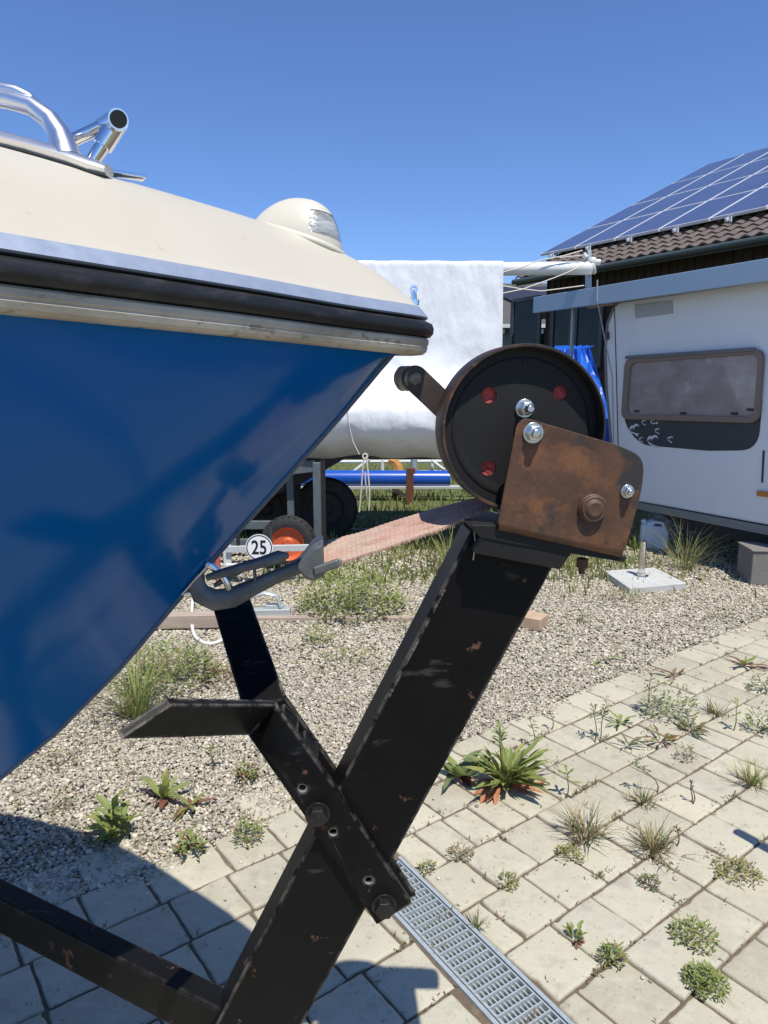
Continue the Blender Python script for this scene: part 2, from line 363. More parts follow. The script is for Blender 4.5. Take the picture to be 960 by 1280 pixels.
# pebbles (too many to count)
ico_v = []; t_ = (1+5**.5)/2
for a_, b_ in ((-1,t_),(1,t_),(-1,-t_),(1,-t_)): ico_v += [(a_,b_,0)]
for a_, b_ in ((-1,t_),(1,t_),(-1,-t_),(1,-t_)): ico_v += [(0,a_,b_)]
for a_, b_ in ((t_,-1),(t_,1),(-t_,-1),(-t_,1)): ico_v += [(a_,0,b_)]
ico_v = np.array(ico_v)/math.sqrt(1+t_*t_)
ico_f = np.array([(0,11,5),(0,5,1),(0,1,7),(0,7,10),(0,10,11),(1,5,9),(5,11,4),(11,10,2),(10,7,6),(7,1,8),(3,9,4),(3,4,2),(3,2,6),(3,6,8),(3,8,9),(4,9,5),(2,4,11),(6,2,10),(8,6,7),(9,8,1)])
MDn, WDn = np.array(MD[:2]), np.array(WD[:2])
def scatter(n, x0, x1, y0, y1, smin, smax, keep, seed):
    r = np.random.default_rng(seed)
    p = np.stack([r.uniform(x0, x1, n), r.uniform(y0, y1, n)], 1)
    k = (np.abs(p[:,0]) < .60*p[:,1]+.35); p = p[k]
    k = keep(p, r); p = p[k]; s = r.uniform(smin, smax, len(p))*np.where(r.random(len(p)) < .12, 1.5, 1)
    return p, s
def offgravel(p, r):
    row = p @ MDn; w = p @ WDn
    lim = 2.05+.03*np.sin(w*7)+.02*np.sin(w*17)
    return (row > lim+r.normal(0, .02, len(p)))
sets = [scatter(150000, -2.2, 2.2, 1.9, 3.6, .0038, .0076, offgravel, 1), scatter(125000, -3.2, 3.4, 3.6, 5.4, .005, .0095, offgravel, 2), scatter(60000, -4.2, 4.6, 5.4, 8.2, .009, .014, offgravel, 3)]
r = np.random.default_rng(9)
# strays on the pavers
st_p = np.stack([r.uniform(-1.2, 2.6, 900), r.uniform(1.5, 4.6, 900)], 1); rowv = st_p @ MDn
st_p = st_p[(rowv < 2.06) & (r.random(900) < np.clip(.06+.9*np.exp(-(2.06-rowv)*5), 0, 1))]
sets.append((st_p, r.uniform(.004, .009, len(st_p))))
p = np.concatenate([q[0] for q in sets]); s = np.concatenate([q[1] for q in sets]); n = len(p)
strays = np.zeros(n, bool); strays[-len(st_p):] = True
print('pebbles', n)
sc = np.stack([s*r.uniform(.8, 1.45, n), s*r.uniform(.7, 1.1, n), s*r.uniform(.45, .85, n)], 1)
ang = r.uniform(0, 2*math.pi, n); tilt = r.normal(0, .35, n)
v = ico_v[None]*(1+r.normal(0, .14, (n, 12, 1)))*sc[:,None,:]
ct, st2 = np.cos(tilt)[:,None], np.sin(tilt)[:,None]
vy, vz = v[:,:,1]*ct-v[:,:,2]*st2, v[:,:,1]*st2+v[:,:,2]*ct
ca_, sa_ = np.cos(ang)[:,None], np.sin(ang)[:,None]
vx = v[:,:,0]*ca_-vy*sa_; vy = v[:,:,0]*sa_+vy*ca_
zc = np.where(strays, .5*sc[:,2]+.001, r.uniform(-.008, .004, n)+s*.35-.004)
vv = np.stack([vx+p[:,0:1], vy+p[:,1:2], vz+zc[:,None]], 2).reshape(-1, 3)
ff = (ico_f[None]+(np.arange(n)*12)[:,None,None]).reshape(-1)
me = bpy.data.meshes.new('gravel'); me.vertices.add(n*12); me.vertices.foreach_set('co', vv.reshape(-1).astype(np.float32))
me.loops.add(len(ff)); me.loops.foreach_set('vertex_index', ff.astype(np.int32)); me.polygons.add(n*20)
me.polygons.foreach_set('loop_start', np.arange(0, n*60, 3, dtype=np.int32)); me.polygons.foreach_set('loop_total', np.full(n*20, 3, np.int32))
me.polygons.foreach_set('use_smooth', np.ones(n*20, bool)); me.update(); me.validate()
at = me.attributes.new('rnd', 'FLOAT', 'POINT'); at.data.foreach_set('value', np.repeat(r.random(n), 12).astype(np.float32))
me.materials.append(m_pebble); go = bpy.data.objects.new('gravel', me); COL.objects.link(go); kind(go, 'stuff')

# ------------------------------------------------------------------ house with solar roof
HE = Vector((-.542,.840,0)).normalized(); HN = Vector((.840,.542,0)).normalized(); HP = R(25.4)
HUP = HN*math.cos(HP)+ZV*math.sin(HP); HNR = HE.cross(HUP).normalized()
if HNR.z < 0: HNR = -HNR
E0 = P(850, 312, 11)
def hp(e, u, n=0.0): return E0+HE*e+HUP*u+HNR*n
HO = thing('house', Vector((E0.x, E0.y, 0))+HE*-2+HN*3, 'dark wooden house with brown tiled roof covered in blue solar panels', 'house')
m_tile = M('brown_roof_tile', (.105,.08,.066), .8, layers=[(6,.45,.7,(.155,.12,.10),.8),(30,.55,.7,(.07,.055,.045),.7)], bump=(60,.004,.4))
m_wood = M('dark_board_wall', (.035,.022,.015), .75, layers=[(7,.4,.7,(.055,.034,.022),.8,(1,1,.1))], bump=(20,.004,.4,(1,1,.05)))
m_panel = M('solar_cell_blue', (.060,.068,.130), .22, layers=[(.8,.45,.7,(.08,.088,.155),.7)], coat=.4, rough_var=(2,.12,.25))
m_pframe = M('silver_panel_frame', (.62,.64,.67), .5, .1)
m_gutter = M('grey_green_gutter', (.055,.07,.068), .5)
VE, EE_ = 3.66, -9.0; SL = 8.0
rf = MB(); nrow = 27; rl = SL/nrow
for i in range(nrow):
    if i > 6 and i < 26: continue
    u0, u1 = i*rl, (i+1)*rl+.03; g0 = []; g1 = []; g2 = []
    for k in range(int((VE-EE_)/.044)+1):
        e = VE-k*.044; w = .022*math.sin(2*math.pi*e/.22)
        g0.append(hp(e, u0, .03+w)); g1.append(hp(e, u1, .0+w)); g2.append(hp(e, u0, -.0+w))
    rf.grid([g2, g0, g1])
rf.hexa([hp(EE_,0,-.06), hp(VE,0,-.06), hp(VE,SL,-.06), hp(EE_,SL,-.06), hp(EE_,0,-.03), hp(VE,0,-.03), hp(VE,SL,-.03), hp(EE_,SL,-.03)])
H2 = E0+HN*(2*SL*math.cos(HP))       # far roof slope
def hp2(e, u, n=0.0): return E0+HE*e+HN*(2*SL*math.cos(HP)-u*math.cos(HP))+ZV*(u*math.sin(HP)+n)
rf.hexa([hp2(EE_,0,-.1), hp2(VE,0,-.1), hp2(VE,SL,-.1), hp2(EE_,SL,-.1), hp2(EE_,0,0), hp2(VE,0,0), hp2(VE,SL,0), hp2(EE_,SL,0)])
roof = rf.build('roof', m_tile, HO, smooth=50)
gu = MB(); gu.tube([hp(VE+.02, -.06, -.04), hp(EE_, -.06, -.04)], .05, 12)
gu.bar(hp(VE, .0, -.09), hp(EE_, .0, -.09), .04, .10); gu.build('gutter', m_gutter, roof, smooth=40)
wl = MB(); wi = .55; we0, we1 = VE-.35, EE_+.3
def hw(e, n, z): return Vector((E0.x, E0.y, 0))+HE*e+HN*n+ZV*z
zt = E0.z+.17; dep = 2*SL*math.cos(HP)-2*wi
a0, a1, a2, a3 = hw(we0,wi,0), hw(we1,wi,0), hw(we1,wi+dep,0), hw(we0,wi+dep,0)
rid = ZV*(E0.z+SL*math.sin(HP)-.35); mid0 = hw(we0,wi+dep/2,0)+rid; mid1 = hw(we1,wi+dep/2,0)+rid
wl.add([a0,a1,a2,a3,a0+ZV*zt,a1+ZV*zt,a2+ZV*zt,a3+ZV*zt,mid0,mid1], [(0,1,5,4),(1,2,6,9,5),(2,3,7,6),(3,0,4,8,7)])
k = 0.0
while we0-k > we1:
    wl.bar(hw(we0-k, wi-.012, 0.02), hw(we0-k, wi-.012, zt-.02), .022, .025, HE); k += .16
wl.build('wall', m_wood, HO)
m_glass = M('dark_window_glass', (.012,.014,.016), .04, layers=[(1.5,.5,.7,(.03,.035,.03),.8)], spec=.25)
m_wframe = M('dark_window_frame', (.05,.055,.062), .5)
wo = hw(0, wi-.03, 0)
def hwall(px, py): return PL(px, py, wo, HN)
for (x0, x1, y0, y1) in [(690,716,376,462),(719,754,372,462),(640,676,372,462)]:
    p00, p11 = hwall(x0, y1), hwall(x1, y0)
    e0, e1 = (p00-wo).dot(HE), (p11-wo).dot(HE); z0, z1 = p00.z, p11.z
    f = MB()
    for (ea, eb, za, zb) in [(e0,e1,z0-.05,z0+.03),(e0,e1,z1-.03,z1+.05),(e0+.05,e0-.03,z0+.03,z1-.03),(e1+.03,e1-.05,z0+.03,z1-.03)]:
        f.prism([hw(ea,wi-.03,za), hw(eb,wi-.03,za), hw(eb,wi-.03,zb), hw(ea,wi-.03,zb)], HN*-.05)
    wf = f.build('window', m_wframe, HO, bevel=.006)
    MB().prism([hw(e0-.02,wi-.04,z0+.02), hw(e1+.02,wi-.04,z0+.02), hw(e1+.02,wi-.04,z1-.02), hw(e0-.02,wi-.04,z1-.02)], HN*-.012).build('pane', m_glass, wf)
PWD, PH = .945, 1.50
for i in range(4):
    for j in range(12):
        e0 = 3.93-j*PWD; u0 = 1.06+i*PH
        b = MB(); q = [(e0-.012,u0+.012),(e0-PWD+.012,u0+.012),(e0-PWD+.012,u0+PH-.012),(e0-.012,u0+PH-.012)]
        b.prism([hp(*x, .10) for x in q], HNR*.045)
        fr_ = b.build('solar_panel', m_pframe, HO)
        ins = .024; q2 = [(e0-.012-ins,u0+.012+ins),(e0-PWD+.012+ins,u0+.012+ins),(e0-PWD+.012+ins,u0+PH-.012-ins),(e0-.012-ins,u0+PH-.012-ins)]
        b2 = MB(); b2.add([hp(*x, .1475) for x in q2], [(0,1,2,3)]); 
        b2.build('cells', m_panel, fr_)
bk = MB()
for j in range(12):
    e0 = 3.6-j*PWD; bk.bar(hp(e0, .98, .08), hp(e0, 1.5, .08), .04, .05, HNR)
    bk.bar(hp(e0-.06, 1.0, .04), hp(e0-.06, 1.03, .12), .03, .03, HE)
bk.bar(hp(3.93,1.30,.07), hp(3.93-12*PWD,1.30,.07), .04, .05, HNR)
bk.build('mounting_rail', m_pframe, roof)

# distant grey house
GH = P(655, 400, 24); GH.z = 0
g_ = thing('house', GH, 'small distant grey house with dark roof and solar panel seen past the white tarp', 'house')
m_grey = M('grey_render', (.22,.235,.235), .85, layers=[(2,.45,.7,(.26,.27,.265),.6)])
b = MB(); x0, x1 = P(560,430,24).x, P(690,430,24).x; ez = P(650,412,24).z
b.box(((x0+x1)/2, 24+3, ez/2), (x1-x0, 6, ez)); b.build('wall', m_grey, g_)
tz = P(650, 366, 27).z
b = MB(); b.prism([Vector((x0-.4, 23.6, ez-.05)), Vector((x0-.4, 27, tz)), Vector((x0-.4, 30.6, ez-.05)), Vector((x0-.4, 30.6, ez+.15)), Vector((x0-.4, 27, tz+.2)), Vector((x0-.4, 23.6, ez+.12))], Vector((x1-x0+1.2, 0, 0)))
gro = b.build('roof', M('slate_grey_tile', (.075,.07,.065), .8, layers=[(3,.45,.65,(.10,.095,.088),.7,(.2,.2,8))], bump=(14,.03,.5,(.2,1,6))), g_)
sl_ = (Vector((0,27,tz))-Vector((0,23.6,ez))).normalized(); nn_ = Vector((0,-sl_.z,sl_.y))
def gp(x, u): return Vector((x, 23.6, ez+.13))+sl_*u+nn_*.06
xa = P(640,400,24).x; b = MB()
b.prism([gp(xa+.75,.55), gp(x1+.6,.55), gp(x1+.6,3.3), gp(xa-.25,3.3), gp(xa-.25, 2.3)], nn_*.05); sp0 = b.build('solar_panel', M('dark_solar_cell', (.028,.03,.042), .4), gro)
b = MB(); b.bar(Vector((x0-.4,23.55,ez+.03)), Vector((x1+.8,23.55,ez+.03)), .10, .12)
for k in range(14): b.box((x0+k*.42, 23.75, ez-.13), (.10,.3,.14))
b.build('eaves_board', M('white_board', (.62,.62,.60), .6), g_)
b = MB(); q = P(668, 425, 24); b.box((q.x, 23.97, q.z+.15), (1.05,.08,1.9)); wf = b.build('window', m_wframe, g_); MB().box((q.x, 23.92, q.z+.1), (.85,.04,1.5)).build('pane', m_glass, wf)

# ------------------------------------------------------------------ caravan under a canopy
CE = Vector((-.463,.886,0)).normalized(); CN = Vector((.886,.463,0)).normalized()
CO = P(930, 652, 5.75)
def cv(px, py, off=0.0): return PL(px, py, CO-CN*off, CN)
def cl(px, py): q = cv(px, py)-CO; return (q.dot(CE), q.z)
def cw(e, z, off=0.0): return CO+CE*e+ZV*z-CN*off
CV = thing('caravan', Vector((CO.x, CO.y, 0))+CN*1.0, 'white touring caravan with brown framed window and dark decal below it', 'caravan')
m_cara = M('caravan_white', (.74,.76,.77), .38, layers=[(1.3,.4,.75,(.69,.71,.72),.6),(5,.55,.78,(.60,.60,.57),.25,(1,1,.12)),(30,.62,.75,(.48,.49,.48),.25)], coat=.2, bump=(2.5,.006,.10))
sidepx = [(800,367),(776,373),(765,385),(758,405),(756,440),(758,490),(764,560),(772,620),(785,629),(800,632),(960,657)]
sd = [cl(*q) for q in sidepx]; e_end = -4.6
zb = sd[-1][1]; zt_ = cl(930, 330)[1]
poly = sd[:9]+[(sd[9][0], zb)]+[(e_end, zb), (e_end, zt_), (sd[0][0]-.25, zt_)]
b = MB(); b.prism([cw(*q) for q in poly], CN*2.15); body = b.build('body', m_cara, CV, bevel=.025, seg=3)
b = MB(); e0, e1 = sd[9][0]+.05, e_end; b.prism([cw(e0, zb-.005, .012), cw(e1, zb-.005, .012), cw(e1, zb-.085, .006), cw(e0, zb-.07, .006)], CN*.03)
b.build('skirt', M('grey_skirt', (.20,.21,.215), .5), CV)
b = MB(); b.prism([cw(sd[9][0]-.1, zb-.03), cw(e_end, zb-.03), cw(e_end, zb-.16), cw(sd[9][0]-.5, zb-.16)], CN*2.0); b.build('chassis', M('chassis_black', (.012,.012,.012), .8), CV)
tp_ = [cw(*cl(x, y), .006) for x, y in [(804,366),(790,368),(777,374),(767,386),(760,405),(757,440),(759,490),(765,560),(773,618)]]
MB().tube(tp_, .011, 8).build('edge_trim', M('grey_trim', (.16,.165,.17), .4), CV, smooth=60)
MB().tube([cw(*cl(x, y), .003) for x, y in [(768,376),(770,440),(772,520),(774,600)]], .004, 6).build('seam', M('dark_seam', (.03,.03,.03), .6), CV)
sm = MB(); sm.tube([cw(*cl(x, y), .003) for x, y in [(955,563),(953,603)]], .008, 6)
sm.build('seam', M('dark_seam', (.03,.03,.03), .6), CV)
def rp(pts, rad): return rounded([cl(*q) for q in pts], rad)
def cplate(name, outline, off0, off1, mat, parent, holes=(), bev=.003):
    vs, fs = plate2d([(-a, z_) for a, z_ in outline], [[(-a, z_) for a, z_ in h] for h in holes], abs(off1-off0), CO-CN*((off0+off1)/2), -CE, ZV, bev)
    return MB().add(vs, fs).build(name, mat, parent, smooth=35)
win = [(784,448),(958,436),(951,529),(779,524)]
wout = rp(win, .09)
win_in = [(791,454),(951,443),(945,521),(786,517)]
m_brown = M('brown_window_frame', (.20,.148,.12), .42, layers=[(3,.45,.7,(.18,.135,.11),.6)])
dec = rounded([cl(*q) for q in [(779,500),(953,500),(948,563),(885,563.5),(800,556),(781,530)]], [0,0,.16,.02,.14,.10])
DEC = cplate('decal', dec, .0005, .003, M('slate_decal', (.035,.042,.05), .45), CV, bev=0)
wfr = cplate('window', wout, .004, .036, m_brown, CV, [rp(win_in, .07)], .006)
m_tint = M('tinted_window', (.23,.19,.18), .14, layers=[(3.5,.42,.66,(.32,.28,.27),.8,(1,1,2.2)),(7,.62,.68,(.46,.42,.40),.5,(1,1,.6)),(2.2,.52,.62,(.17,.138,.13),.6)], coat=.7, bump=(4,.02,.12))  # paler patches painted into the tint for reflections on the pane
cplate('pane', rp([(789,452),(952,441),(946,523),(785,519)], .07), .008, .018, m_tint, wfr, bev=0)
b = MB(); b.bar(cw(*cl(786,447), .04), cw(*cl(948,436.5), .04), .02, .03); b.build('window_rail', M('rail_grey', (.13,.135,.14), .4), wfr, bevel=.004)
b = MB()
for x, y in [(798,514),(856,516.5),(920,517),(940,512)]: MB().box(cw(*cl(x, y), .022), (.06,.012,.02), math.atan2(CE.y, CE.x)).build('window_catch', M('dark_seam', (.03,.03,.03), .6), wfr, bevel=.003)
# white bird shaped marks on the decal
m_mark = M('white_mark', (.62,.64,.66), .5)
def mark(px, py, s, rot=0.0):
    cx, cz = cl(px, py); bd_ = MB()
    def q(x, y): 
        x, y = x*s, y*s; c0, s0 = math.cos(rot), math.sin(rot); return (cx-(x*c0-y*s0), cz+x*s0+y*c0)
    for ctr, r0, a0_, a1_, wd in [((-.25,-.1), .55, 40, 170, .34),((.35,.05), .5, 20, 185, .30)]:
        o1 = []; o2 = []
        for k in range(11):
            a = R(a0_+(a1_-a0_)*k/10); w = wd*math.sin(math.pi*(k+.6)/11.2)
            o1.append(q(ctr[0]+math.cos(a)*(r0+w/2), ctr[1]+math.sin(a)*(r0+w/2))); o2.append(q(ctr[0]+math.cos(a)*(r0-w/2), ctr[1]+math.sin(a)*(r0-w/2)))
        bd_.grid([[cw(*p_, .0042) for p_ in o1], [cw(*p_, .0042) for p_ in o2]])
    bd_.add([cw(*q(x, y), .0044) for x, y in [(-.75,.0),(-.5,-.15),(.25,-.55),(.55,-.95),(.1,-.85),(.0,-.6),(-.55,-.35)]], [tuple(range(7))])
    bd_.add([cw(*q(x, y), .0046) for x, y in [(.25,-.55),(.75,-.62),(.4,-.75)]], [(0,1,2)])
    bd_.build('bird_mark', m_mark, DEC)
for a in [(793.5,537,.058,.25),(816,551,.060,.1),(805,528,.026,.2),(801.5,549.5,.026,.3),(822,538.5,.028,.2),(838,549,.030,.1),(818,526,.040,.7)]: mark(a[0], a[1], a[2]*1.25, a[3])
cplate('vent', rounded([cl(*q) for q in [(794,381),(841,376),(841,392),(795,398)]], .004), .001, .012, M('vent_grey', (.42,.44,.44), .5, bump=(60,.01,.5,(.1,.1,6))), CV)
cplate('marker_light', rounded([cl(*q) for q in [(758,416),(762,415),(762,424),(758,425)]], .003), .001, .03, M('dark_red_lens', (.10,.035,.025), .3), CV)
cplate('side_marker', rounded([cl(*q) for q in [(948,613),(985,617),(985,624),(948,619.5)]], .008), .001, .025, M('amber_lens', (.50,.17,.03), .25, coat=.5), CV)
cp = MB(); cp.tube([cw(*cl(716,378), .25), cw(*cl(716,470), .25)], .018, 8)
# canopy over the caravan
KN = thing('canopy', Vector((CO.x, CO.y, 0))+CE*2.0+CN*1.1, 'pale grey metal canopy roof standing over the caravan', 'canopy')
m_fascia = M('pale_blue_grey_metal', (.30,.40,.50), .45, .1, layers=[(1.5,.45,.7,(.34,.43,.52),.6),(25,.64,.72,(.24,.24,.22),.4)])
k0 = [PL(x, y, CO-CN*.22, CN) for x, y in [(667,363),(667,384)]]
ztop = PL(930, 327.5, CO-CN*.22, CN).z; zbot = PL(930, 355, CO-CN*.22, CN).z
ek = (k0[0]-CO).dot(CE); ek1 = -4.9
b = MB(); b.hexa([cw(ek1,zbot-CO.z,.22), cw(ek,zbot-CO.z,.22), cw(ek,zbot-CO.z,.17), cw(ek1,zbot-CO.z,.17), cw(ek1,ztop-CO.z,.22), cw(ek,ztop-CO.z,.22), cw(ek,ztop-CO.z,.17), cw(ek1,ztop-CO.z,.17)])
b.build('fascia', m_fascia, KN, bevel=.004)
b = MB(); b.hexa([cw(ek1,ztop-CO.z-.045,.168), cw(ek,ztop-CO.z-.045,.168), cw(ek,ztop-CO.z+.05,-2.5), cw(ek1,ztop-CO.z+.05,-2.5), cw(ek1,ztop-CO.z-.02,.168), cw(ek,ztop-CO.z-.02,.168), cw(ek,ztop-CO.z+.075,-2.5), cw(ek1,ztop-CO.z+.075,-2.5)])
b.build('roof_sheet', M('canopy_sheet', (.30,.31,.31), .55), KN)
b = MB(); b.hexa([cw(ek1,zbot-CO.z+.06,.0), cw(ek-.55,zbot-CO.z+.01,.0), cw(ek-.55,zbot-CO.z+.01,-.06), cw(ek1,zbot-CO.z+.06,-.06), cw(ek1,zbot-CO.z+.12,.0), cw(ek-.55,zbot-CO.z+.07,.0), cw(ek-.55,zbot-CO.z+.07,-.06), cw(ek1,zbot-CO.z+.12,-.06)])
b.build('purlin', M('pale_timber', (.42,.31,.20), .7), KN)
def kpost(e, off, zt2): 
    b = MB(); q = cw(e, 0, off); b.bar(Vector((q.x,q.y,0)), Vector((q.x,q.y,zt2)), .028, .028, CE); return b
ep = (PL(717,420,CO-CN*.1,CN)-CO).dot(CE)
for e, off in [(ep,.12),(ek1+.3,.12),(ek-.3,-2.4),(ek1+.3,-2.4)]:
    kpost(e, off, zbot+.02 if off > 0 else ztop+.02).build('post', M('post_grey', (.33,.35,.36), .45, .4), KN, bevel=.003)
b = MB(); b.tube([cw(*cl(769,352), .225), cw(*cl(768.5,376), .225), cw(*cl(771,470), .06), cw(*cl(773,600), .05)], .006, 6); b.build('cable', M('grey_cable', (.30,.31,.31), .5), KN)

# blue tarp over a stack by the canopy
bt = MB(); g = []
for i in range(40):
    row = []
    for j in range(24):
        x = 690+i*1.25; y0 = 436-(i-20)*.12+3*mnoise.noise(Vector((i*.35, 3, 0))); ybot = 560
        t = j/23
        d = 9.4-.5*t+.10*mnoise.noise(Vector((i*.25, t*3, 1)))+.05*mnoise.noise(Vector((i*.7, t*6, 4)))
        xr = 703+(x-703)*.95 if x < 737 else 737+(x-737)*.15; xx = xr+t*(38 if x > 736 else (x-700)*.55)
        row.append(P(xx, y0+(ybot-y0)*t, d))
    top = [P(690+i*1.25+4, 432+2*mnoise.noise(Vector((i*.3,7,0))), 10.6)]
    g.append(top+row)
bt.grid(g)
tag(bt.build('blue_tarp', M('blue_tarp', (.012,.10,.50), .35, layers=[(5,.45,.7,(.02,.16,.62),.6)], bump=(6,.05,.5)), None, smooth=50), 'bright blue tarpaulin draped over a stack beyond the winch drum', 'tarp')
# ------------------------------------------------------------------ the boat
TIPA, TIPZ = -0.127, 1.581      # a (along U) of the bow tip, rail height
HB = [(.010,0),(.0125,.014),(.021,.028),(.045,.049),(.088,.083),(.129,.121),(.165,.158),(.212,.205),(.26,.249),(.302,.287),(.36,.338),(.5,.46),(.7,.60),(.95,.72),(1.3,.83),(1.8,.90),(2.6,.93),(3.6,.88)]
def catmull(pts, per=6):
    out = []; n = len(pts)
    for i in range(n-1):
        p0, p1, p2, p3 = [Vector(pts[min(max(j,0),n-1)]) for j in (i-1,i,i+1,i+2)]
        for k in range(per):
            t = k/per; out.append(.5*((2*p1)+(-p0+p2)*t+(2*p0-5*p1+4*p2-p3)*t*t+(-p0+3*p1-3*p2+p3)*t**3))
    out.append(Vector(pts[-1])); return out
half = catmull([(s, -h) for s, h in HB], 6)                 # starboard (near) side, lateral negative
full = catmull([(s, h) for s, h in HB[::-1]]+[(s, -h) for s, h in HB[1:]], 6)
fullN = np.array([[p.x, p.y] for p in full])
def hb(s): return float(np.interp(s, [p.x for p in half], [-p.y for p in half]))
def zr(s): return TIPZ+.042*min(s, 1.0)
def BP(s, l, z): return L3(TIPA-s, z-O.z, l)
def outline_normals(path):
    res = []
    for i in range(len(path)):
        t = (path[min(i+1, len(path)-1)]-path[max(i-1, 0)]).normalized()
        res.append(Vector((t.y, -t.x)))
    return res
nrm = outline_normals(full)
if nrm[len(full)//2].x > 0: nrm = [-q for q in nrm]         # outward = towards smaller s at the tip
def sweep(prof, mb=None):
    mb = mb or MB(); g = []
    for p, n in zip(full, nrm):
        g.append([BP(p.x+n.x*o, p.y+n.y*o, zr(max(p.x,0))+dz) for o, dz in prof])
    return mb.grid(g)
BOAT = thing('motor_boat', BP(1.5, 0, .93), 'blue hulled boat with cream deck and black rubber rub rail on a trailer', 'boat')
# hull: transverse sections from sheer to stem curve
STEM = [(.040,1.545),(.0506,1.540),(.117,1.462),(.195,1.3757),(.247,1.319),(.306,1.254),(.41,1.134),(.498,1.047),(.575,.985),(.68,.925),(.85,.87),(1.2,.84),(3.6,.84)]
def zk(s): return float(np.interp(s, [q[0] for q in STEM], [q[1] for q in STEM]))
ss = [.040+.004*i for i in range(6)]+list(np.linspace(.065,.7,60))+list(np.linspace(.72,3.6,50))
def hull_side(sg):
    g = []
    for s in ss:
        h = max(hb(s)-.012-.03*math.exp(-s/.05), .0015); zt = zr(s)-.042; zb = min(zk(s), zt-.001); row = []
        for j in range(33):
            t = j/32
            l = h*(1-t)+.004*t; z = zt+(zb-zt)*t
            b = math.sin(math.pi*t)*min(.055*h/.3, .05)*(1-.75*t)*1.3*(1 if t < .78 else .93)
            ln = math.hypot(zt-zb, h)+1e-6
            row.append(BP(s+b*.35, sg*(l+b*(zt-zb)/ln), z-b*h/ln*.8))
        g.append(row)
    return g
hm = MB(); hm.grid(hull_side(-1)); hm.grid(hull_side(1))
tl = hull_side(-1)[-1]; tr2 = hull_side(1)[-1]
hm.add(tl+tr2[::-1], [tuple(range(len(tl)+len(tr2)))])
hull = hm.build('hull', m_hull, BOAT, smooth=40)
kb = MB(); kb.tube([BP(s-.002, 0, zk(s)) for s in np.linspace(.05,1.2,80)], .0042, 8)
kb.build('keel_strip', M('scuffed_keel_edge', (.07,.10,.15), .5, layers=[(60,.5,.7,(.02,.05,.12),.8)]), BOAT, smooth=60)
def segd(P_, s, l):
    a = P_[:-1]; b = P_[1:]; ab_ = b-a; q = np.array([s, l]); t = np.clip(((q-a)*ab_).sum(1)/np.maximum((ab_**2).sum(1), 1e-12), 0, 1)
    return float(np.sqrt(((a+ab_*t[:,None]-q)**2).sum(1)).min())
STB = np.array([[p.x, p.y] for p in half]); PRT = STB*[1, -1]
FX = [0,.004,.012,.03,.06,.09,.15,.25,.4,.7,1.0]; FY = [0,.0045,.011,.030,.061,.080,.097,.112,.133,.160,.175]
def fsm(d):
    x = max(d, 0); return sum(float(np.interp(x*k, FX, FY)) for k in (.85,.925,1,1.075,1.15))/5
def deckz(s, l):
    a_, b_ = segd(STB, s, l), segd(PRT, s, l); d = (a_**-3.5+b_**-3.5)**(-1/3.5) if min(a_, b_) > 1e-6 else 0
    return zr(s)+.0090+fsm(d)*(1+.22*min(s, 1.0))
dm = MB(); g = []
for s in list(np.linspace(.0165,.06,12))+list(np.linspace(.07,.9,70))+list(np.linspace(.95,3.55,30)):
    h = max(hb(s)-.0052, .001); g.append([])
    for j in range(61):
        t = math.sin((-1+2*j/60)*math.pi/2)
        g[-1].append(BP(s, h*t, deckz(s, h*t)))
dm.grid(g)
tip_edge = g[0]; dm.add([BP(.0135, 0, zr(0)+.0135)]+list(tip_edge), [(0, j+2, j+1) for j in range(60)])
dm.build('deck', m_deck, BOAT, smooth=50)
sweep([(-.009,.0120),(-.0075,.0146),(-.0045,.0146),(.0055,.0030),(.0065,.0012),(.0045,-.0005),(-.004,-.001)]).build('sheer_trim', m_alum, BOAT, smooth=30)
sweep([(-.004,-.001),(-.002,-.0030),(.006,-.0036),(.0118,-.0065),(.0138,-.0120),(.0130,-.0180),(.0095,-.0220),(-.002,-.0232)]).build('rub_rail', m_rubber, BOAT, smooth=40)
sweep([(-.004,-.0232),(.005,-.0235),(.0075,-.0258),(.0072,-.0308),(.0056,-.0330),(.0062,-.0350),(.0045,-.0400),(.000,-.0432),(-.009,-.0440),(-.03,-.0436),(-.045,-.042)]).build('moulding', m_band, BOAT, smooth=30)
# small shackle eye at the tip
ey = C(517,375); eb = MB(); eb.cyl(ey+Vector((0,0,-.006)), ey+Vector((0,0,.0)), .007, 16); eb.cyl(ey, ey+Vector((0,0,.012)), .0042, 12, .0032)
eb.lathe(ey+Vector((0,0,.0125)), V, [(-.003,.0025),(-.003,.005),(.003,.005),(.003,.0025)], 16, True)
eb.build('eye_bolt', m_chrome, BOAT, smooth=40)
# navigation light
la, lz = TIPA-.150, deckz(.152, 0)
def lp(x, y, z): return L3(la+x, lz-O.z+z-.10*(-x)*-1.0*.0-0.33*x, y)
def lsurf(phi, t, k=1.0):
    k_ = .5+.5*math.cos(phi); a = .040 if math.cos(phi) > 0 else .040+.026*(-math.cos(phi))
    r = math.sin(t*math.pi/2); h = .049*(1-r**(1.9+1.4*k_))**(.9-.34*k_)
    return lp(math.cos(phi)*a*r*k+.004*(1-r), math.sin(phi)*.036*r*k, h*k-.004)
